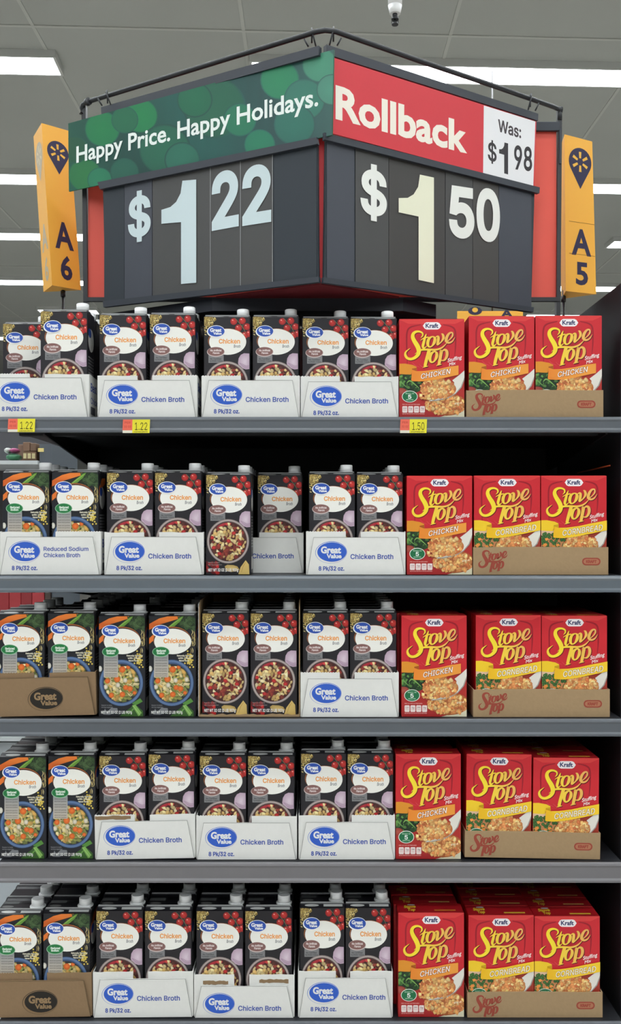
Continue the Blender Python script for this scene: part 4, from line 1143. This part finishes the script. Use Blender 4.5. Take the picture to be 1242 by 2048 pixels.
def rail(B, p, name, m, parent, org, d0, d1):
    mb = B.slab(p, d0, d1); return link(name, mb.mesh(name, org), m, parent)
def holder(B, edges, rails, cards, label, name='price_board'):
    org = B.O - B.V*0.12
    mb = B.slab(edges, -0.006, 0.0); o = link(name, mb.mesh(name, org), m_holder, None, org); tag(o, label, 'price sign')
    for i, (p, nm) in enumerate(rails): rail(B, p, nm, m_frameb, o, org, 0.0002, 0.009)
    for (xa, xb, ta, tb, ba, bb, m, dd) in cards:
        mb = B.slab([(xa, ta), (xb, tb), (xb, bb), (xa, ba)], 0.0003, 0.0012+dd); link('digit_card', mb.mesh('digit_card', org), m, o)
    return o, org
LB = Board((206, 373, YLf), (639, 283, YC), (211, 612, YLf), (640, 560, YC))
def lt(x): return 375-(x-206)*0.2066
def lb(x): return 606-(x-211)*0.118
cl = []
for xa, xb, m, dd in ((209, 249, m_holder, 0), (250, 305, m_cardb, 0.0006), (306, 421.5, m_cardg, 0.0003), (422.5, 481.5, m_cardg, 0.0009), (482.5, 545.5, m_cardg, 0.0006), (547.5, 634, m_holder, 0.0)):
    cl.append((xa, xb, lt(xa), lt(xb), lb(xa)-1, lb(xb)-1, m, dd))
o, org = holder(LB, [(206, 372), (635, 283), (637, 563), (211, 613)],
    [([(200, 367), (637, 277.5), (639, 291), (205, 381)], 'upper_rail'), ([(211, 604), (641, 555), (642, 566), (212, 616)], 'lower_rail')], cl,
    'dark price board reading $1.22 on flip cards, below green banner')
WD = (206, 222, 226)
def digit(B, bnd, fn, name='digit'):
    a = B.art(0.0030, bnd); fn(a); art_child(a, name, o, org, PRINTS)
LBB = [(200, 260), (650, 260), (650, 640), (200, 640)]
digit(LB, LBB, lambda a: a.text('$', (257.5, 474), (303, 466), 73, WD, 's', 0.026), 'dollar_mark')
digit(LB, LBB, lambda a: a.one((324.5, 572), (394, 566), 206, WD))
digit(LB, LBB, lambda a: a.text('2', (425, 457), (479, 447), 102, WD, 's', 0.03)); digit(LB, LBB, lambda a: a.text('2', (486, 447), (544, 438), 104, WD, 's', 0.03))
for x in (421.8, 481.9, 546): digit(LB, LBB, lambda a: a.poly([(x, lt(x)+2), (x+1, lt(x)+2), (x+1, lb(x)-2), (x, lb(x)-2)], (168, 170, 172)), 'card_edge')

RH = Board((649, 278, YC), (1069, 387, YRt), (644, 559, YC), (1062, 619, YRt))
def rt(x): return 280+(x-649)*0.262
def rb(x): return 558+(x-645)*0.148
cr = []
for xa, xb, m, dd in ((653, 708, m_cardb, 0), (710, 776, m_cardg, 0.0006), (777, 889, mat('digit_card_dark', (64, 62, 60), 0.5), 0.0003), (890, 944, m_cardg, 0.0006), (945, 996, mat('digit_card_warm', (70, 68, 66), 0.5), 0.0004), (997, 1062, m_cardb, 0.0)):
    cr.append((xa, xb, rt(xa), rt(xb), rb(xa)-3, rb(xb)-3, m, dd))
o, org = holder(RH, [(652, 278), (1069, 386), (1062, 623), (648, 561)],
    [([(644, 268), (1074, 377), (1073, 389), (645, 282)], 'upper_rail'), ([(643, 556), (1062, 616), (1061, 626), (642, 567)], 'lower_rail')], cr,
    'dark price board reading $1.50 on flip cards, below the red sign')
WC = (240, 242, 236)
RBB = [(640, 260), (1080, 260), (1080, 640), (640, 640)]
digit(RH, RBB, lambda a: a.text('$', (719, 422), (772, 432), 82, WC, 's', 0.026), 'dollar_mark')
digit(RH, RBB, lambda a: a.one((795.5, 552), (866, 567), 211, (240, 240, 214)))
digit(RH, RBB, lambda a: a.text('5', (896, 468), (947, 474), 92, WC, 's', 0.032)); digit(RH, RBB, lambda a: a.text('0', (951, 474), (998, 481), 94, WC, 's', 0.032))
digit(RH, RBB, lambda a: a.poly([(963, 602), (972, 603.5), (972, 605), (963, 603.6)], (220, 220, 220)), 'card_tab')

# channels that clamp the boards, with hooks over the tube
def channel(B, p, hooks, lab):
    org = B.O+B.V*0.09
    mb = B.slab(p, -0.006, 0.005); o = link('sign_channel', mb.mesh('sign_channel', org), m_frameb, None, org); tag(o, lab, 'channel')
    for (hx, ty, by, lean, Yh) in hooks:
        a = P(hx, ty, Yh); b = P(hx+lean, by, Yh-0.004)
        s = MB(); w = Vector((0.0, -0.006, 0)); s.tube([a+Vector((0, .008, -.022)), a+Vector((0, .007, -.004)), a+Vector((0, 0, 0.0035)), a+w+Vector((0, 0, -.004)), b+w], 0.0017, 8)
        b2 = P(hx-lean*1.5-(3 if lean > 0 else -3), by-12, Yh-0.004); c2 = P(hx-lean*0.5-(3 if lean > 0 else -3), by+3, Yh-0.004)
        s.tube([b2+w*1.6, c2+w*1.6], 0.0017, 8)
        link('hook', s.mesh('hook', org), m_frame, o)
channel(Board((205, 217, 2.135), (640, 94, 1.845), (205, 231, 2.135), (640, 112, 1.845)), [(205, 216), (640, 93.5), (640, 112), (206, 233)], [(213.5, 184, 212, 9, 2.118), (623.5, 60, 95, 8, 1.893)], 'dark sign channel hooked over the tube above the green banner')
channel(Board((650, 92, 1.85), (1074, 227, 2.145), (650, 110, 1.85), (1074, 242, 2.145)), [(650, 91), (1073.5, 229), (1073, 243), (650, 110)], [(667, 57, 93, -8, 1.888), (1062, 191, 222, -7, 2.122)], 'dark sign channel hooked over the tube above the red sign')

# ------------------------------------------------------------------ aisle markers
def marker(A, B_, C, num, lab, rodx):
    """vertical three-sided sign; A,B,C = ((px,py,Y) top, (px,py,Y) bottom)"""
    t = [P(*q[0]) for q in (A, B_, C)]; b = [P(*q[1]) for q in (A, B_, C)]
    cc = Vector((0, 0, E))
    for i in (0, 2):   # keep both seen faces flat
        n = (t[1]-b[1]).cross(b[i]-b[1]); d = t[i]-cc; t[i] = cc + d*((b[1]-cc).dot(n)/d.dot(n))
    tp = {id(A): (t[0], b[0]), id(B_): (t[1], b[1]), id(C): (t[2], b[2])}
    org = (b[0]+b[1]+b[2])/3
    s = MB(); s.v = [tuple(v) for v in (b+t)]; s.f = [(0, 2, 1), (3, 4, 5), (0, 1, 4, 3), (1, 2, 5, 4), (2, 0, 3, 5)]
    o = link('aisle_marker', s.mesh('aisle_marker', org), m_yellow, None, org)
    s = MB(); z0 = Z[1]+0.0006; s.tube([(rodx.x, rodx.y, z0), (rodx.x, rodx.y, org.z+0.012)], 0.0035, 8); link('rod', s.mesh('rod', org), m_frame, o)
    s = MB(); s.cyl((rodx.x, rodx.y), 0.006, org.z-0.016, org.z-0.002, 10); link('rod_collar', s.mesh('rod_collar', org), m_frame, o)
    def pts(q): return q
    NV = (46, 42, 74)
    faces = [(B_, C, 1.0)] + [(A, B_, 0.35)]
    for (l, r_, vis) in faces:
        TL, BL = tp[id(l)]; TR, BR = tp[id(r_)]
        U = ((TR-TL)+(BR-BL)); wdt = U.length/2; U.normalize(); Vv = (TL-BL); hgt = Vv.length; U = (BR-BL).normalized(); wdt = (BR-BL).length; N = U.cross(Vv).normalized(); V = N.cross(U)
        if N.y > 0: N = -N
        O = BL
        # shear so that the drawing follows the leaning face
        sh = (TL-BL).dot(U)/hgt
        mp = lambda x, y: (x*wdt + y*hgt*sh, y*hgt)
        a = Art(O+N*0.0003, U, V, mp, (-1, 1, -1, 1)); a.N = N
        asp = wdt/hgt
        col = NV if vis == 1 else (190, 176, 150)
        cy, rx = 0.84, 0.37; ry = rx*asp
        n = 20; pp = []
        for i in range(n+1):
            an = math.radians(-30+240*i/n); pp.append((0.5+rx*math.cos(an), cy+ry*math.sin(an)))
        pp.append((0.5, cy-ry*1.95)); a.poly(pp, col)
        sparkle = (240, 186, 70) if vis == 1 else (214, 198, 160)
        for i in range(6):
            an = math.radians(90+60*i); c, sn = math.cos(an), math.sin(an)
            q = [(0.26, -0.08), (0.72, -0.11), (0.72, 0.11), (0.26, 0.08)]
            a.poly([(0.5+rx*(u*c-w*sn), cy+ry*(u*sn+w*c)) for u, w in q], sparkle)
        if num == '5' and vis == 1:
            for yy in (0.448, 0.243):
                b2 = Art(O+N*0.0003, U, V, mp, (-1, 1, -1, 1)); b2.N = N; b2.poly([(0.12, yy), (0.97, yy), (0.97, yy+0.003), (0.12, yy+0.003)], (150, 100, 30)); art_child(b2, 'joint_line', o, org, PRINTS)
        art_child(a, 'emblem', o, org, PRINTS); a = Art(O+N*0.0003, U, V, mp, (-1, 1, -1, 1)); a.N = N
        a.text('A', (0.20, 0.245), (0.84, 0.245), -0.155, col, 'h', 0.03)
        a.text(num, (0.33, 0.055), (0.73, 0.055), -0.135, col, 'h', 0.03)
        art_child(a, 'printing', o, org, PRINTS)
    tag(o, lab, 'aisle sign', None)
rodL = P(126, 600, 2.30); rodR = P(1127, 600, 2.31)
marker(((67, 273, 2.325), (87, 584, 2.325)), ((83, 246, 2.25), (104.3, 570.5, 2.25)), ((139, 262, 2.295), (162, 580.5, 2.295)), '6', 'yellow three-sided aisle marker A 6 beside the green banner', rodL)
marker(((1119, 300, 2.345), (1122.5, 598, 2.345)), ((1129, 268.5, 2.265), (1131.5, 582, 2.265)), ((1184.5, 283, 2.30), (1192.5, 588.5, 2.30)), '5', 'yellow three-sided aisle marker A 5 near the dark side panel', rodR)

# ------------------------------------------------------------------ things farther back, seen past the display
YN = 3.5
nb = empty('neighbouring_shelves', (-1.75, YN, 0))
def npart(s, name, m): return link(name, s.mesh(name, (-1.75, YN, 0)), m, nb)
xr = P(100, 900, YN).x
s = MB(); s.box(-2.6, xr-0.09, YN+0.42, YN+0.46, 0.0, E+0.45); npart(s, 'back_panel', mat('dark_back', (70, 70, 74), 0.6))
s = MB(); s.box(P(76, 0, YN).x, xr-0.002, YN+0.02, YN+0.419, P(0, 935, YN).z, E+0.30); npart(s, 'upper_end_panel', mat('end_panel_grey', (84, 92, 100), 0.5))
s = MB(); s.box(xr+0.001, xr+0.008, YN+0.02, YN+0.419, 0.0, E-0.1); npart(s, 'end_panel', mat('end_panel_grey', (84, 92, 100), 0.5))
s = MB(); s.box(xr+0.001, xr+0.30, YN+0.75, YN+0.85, E-0.42, E+0.26); npart(s, 'far_end_panel', mat('slate_panel', (34, 40, 50), 0.6))
s = MB(); s.box(xr-0.1, xr+0.30, YN+0.75, YN+0.85, 0.0, E-0.421); npart(s, 'base_panel', mat('pale_panel', (186, 194, 200), 0.5))
for py in (1250, 1475):
    z = P(0, py, YN).z; s = MB(); s.box(-2.6, xr-0.002, YN, YN+0.419, z-0.014, z); npart(s, 'shelf_deck', mat('pale_shelf', (196, 202, 204), 0.4))
for py in (921,):
    z = P(0, py, YN).z; s = MB(); s.box(-2.6, P(75.5, 0, YN).x, YN, YN+0.419, z-0.014, z); npart(s, 'shelf_deck', mat('pale_shelf', (196, 202, 204), 0.4))
s = MB(); s.box(-2.6, xr-0.055, YN+0.05, YN+0.06, 0, P(0, 1475, YN).z-0.03); npart(s, 'front_panel', mat('pale_panel', (186, 194, 200), 0.5))
tag(nb, 'grey shelves of the next aisle, seen past the left end of the display', 'shelving')
def far_box(px0, px1, py0, py1, c, name, lab, cat, zsh, dy=0.01, windows=0):
    z = P(0, zsh, YN).z+0.0006; a = P(px0, py1, YN); b = P(px1, py0, YN); w = b.x-a.x; h = (py1-py0)*YN/F
    zb = z + max(0, (zsh-py1)*YN/F-0.0)
    s = MB(); s.box(-w/2, w/2, 0, 0.12, 0, h, 0.002)
    o = s.build(name, mat('far_'+name+str(c[0]), c, 0.6, noise=0.15, nscale=30), None, ((a.x+b.x)/2, YN+dy, zb))
    if windows:
        for i in range(windows):
            s = MB(); xx = -w/2+w*(i+0.5)/windows; s.box(xx-w*0.36/windows, xx+w*0.36/windows, -0.002, -0.0002, h*0.2, h*0.8); s.build('window_film', mat('far_noodles', (196, 186, 140), 0.5, noise=0.3, nscale=90), o)
    tag(o, lab, cat, 'goods in the next aisle')
    return o
far_box(44, 70, 903, 920.5, (110, 84, 62), 'noodle_box', 'brown box with pale window in next aisle, lower of its pile', 'box', 921, windows=3)
far_box(44, 58, 884, 902.5, (124, 96, 76), 'noodle_box', 'brown box in next aisle atop the windowed box', 'box', 921)
far_box(58.5, 70, 886, 902.5, (108, 84, 66), 'noodle_box', 'darker brown box in next aisle atop the windowed box', 'box', 921)
far_box(14, 43, 883, 921, (116, 90, 74), 'noodle_box', 'brown box in next aisle behind the coloured bags', 'box', 921, 0.13)
def far_bag(px, py, rx, ry, c, lab):
    p = P(px, py, YN); s = MB(); n = 10
    for i in range(6):
        t = -math.pi/2+math.pi*(i)/5
        for j in range(n):
            an = 2*math.pi*j/n; s.v.append((math.cos(t)*math.cos(an)*rx*YN/F, 0.04*math.cos(t)*math.sin(an), (math.sin(t)+1)*ry*YN/F))
    for i in range(5):
        for j in range(n): s.f.append((i*n+j, i*n+(j+1) % n, (i+1)*n+(j+1) % n, (i+1)*n+j))
    s.smooth = set(range(len(s.f)))
    o = s.build('snack_bag', mat('bag_'+str(c[0])+str(c[1]), c, 0.3, noise=0.35, nscale=60), None, (p.x, YN+0.06, P(0, py+ry, YN).z))
    tag(o, lab, 'bag', 'goods in the next aisle')
far_bag(18, 912.5, 16, 8, (60, 120, 84), 'green plastic bag lying on the next aisle shelf')
far_bag(20, 899, 9, 5.5, (160, 70, 116), 'purple bag on top of the green bag, next aisle')
far_bag(7, 899, 7, 6, (190, 196, 190), 'pale plastic bag beside the purple bag, next aisle')
for i, (x0, x1, c) in enumerate(((-12, 16, (150, 44, 50)), (16.5, 40, (162, 50, 56)), (40.5, 62, (140, 40, 46)), (62.5, 87, (170, 56, 62)))):
    far_box(x0, x1, 1180, 1249, c, 'red_packet', f'red packet on the middle shelf of the next aisle, {ORD[i+1]} from its outer end', 'packet', 1250)
far_box(88, 99, 1184, 1249, (74, 62, 56), 'dark_packet', 'dark brown packet beside the red ones in the next aisle', 'packet', 1250)
p = P(79, 903, YN); s = MB(); s.box(-0.011, 0.011, 0, 0.001, 0, 0.014); o = s.build('shelf_label', mat('pale_yellow', (232, 214, 140), 0.6), None, (p.x, YN+0.017, p.z)); tag(o, 'small pale yellow label on the next aisle end panel', 'label')
# far yellow sign seen in the slot under the price boards
yb = P(985, 640, 7.0)
s = MB(); a, b = P(915, 652, 7.0), P(1046, 622, 7.0); s.box(a.x-yb.x, b.x-yb.x, 0, 0.02, 0, b.z-a.z)
o = s.build('far_aisle_sign', m_yellow, None, (yb.x, 7.0, a.z)); tag(o, 'yellow aisle sign far behind, glimpsed under the price boards', 'aisle sign')
a_ = Art((0, -0.002, 0), (1, 0, 0), (0, 0, 1), lambda x, y: ((x-985)*7/F, (652-y)*7/F), (-0.3, 0.3, 0, 0.15))
a_.ell(950, 622, 14, 8, (50, 44, 70), n=16); a_.ell(950, 620, 6, 5, (240, 186, 70), n=10); a_.text('A', (1001, 634), (1026, 634), 14, (50, 44, 70), 'h', 0.04)
link('printing', a_.mesh('printing', PRINTS), parent=o)
s = MB(); s.tube([(0, 0.01, b.z-a.z), (0, 0.01, ceil_z-a.z-0.001)], 0.006, 6); s.build('hanger', m_frame, o)

print('objects', len(bpy.data.objects))
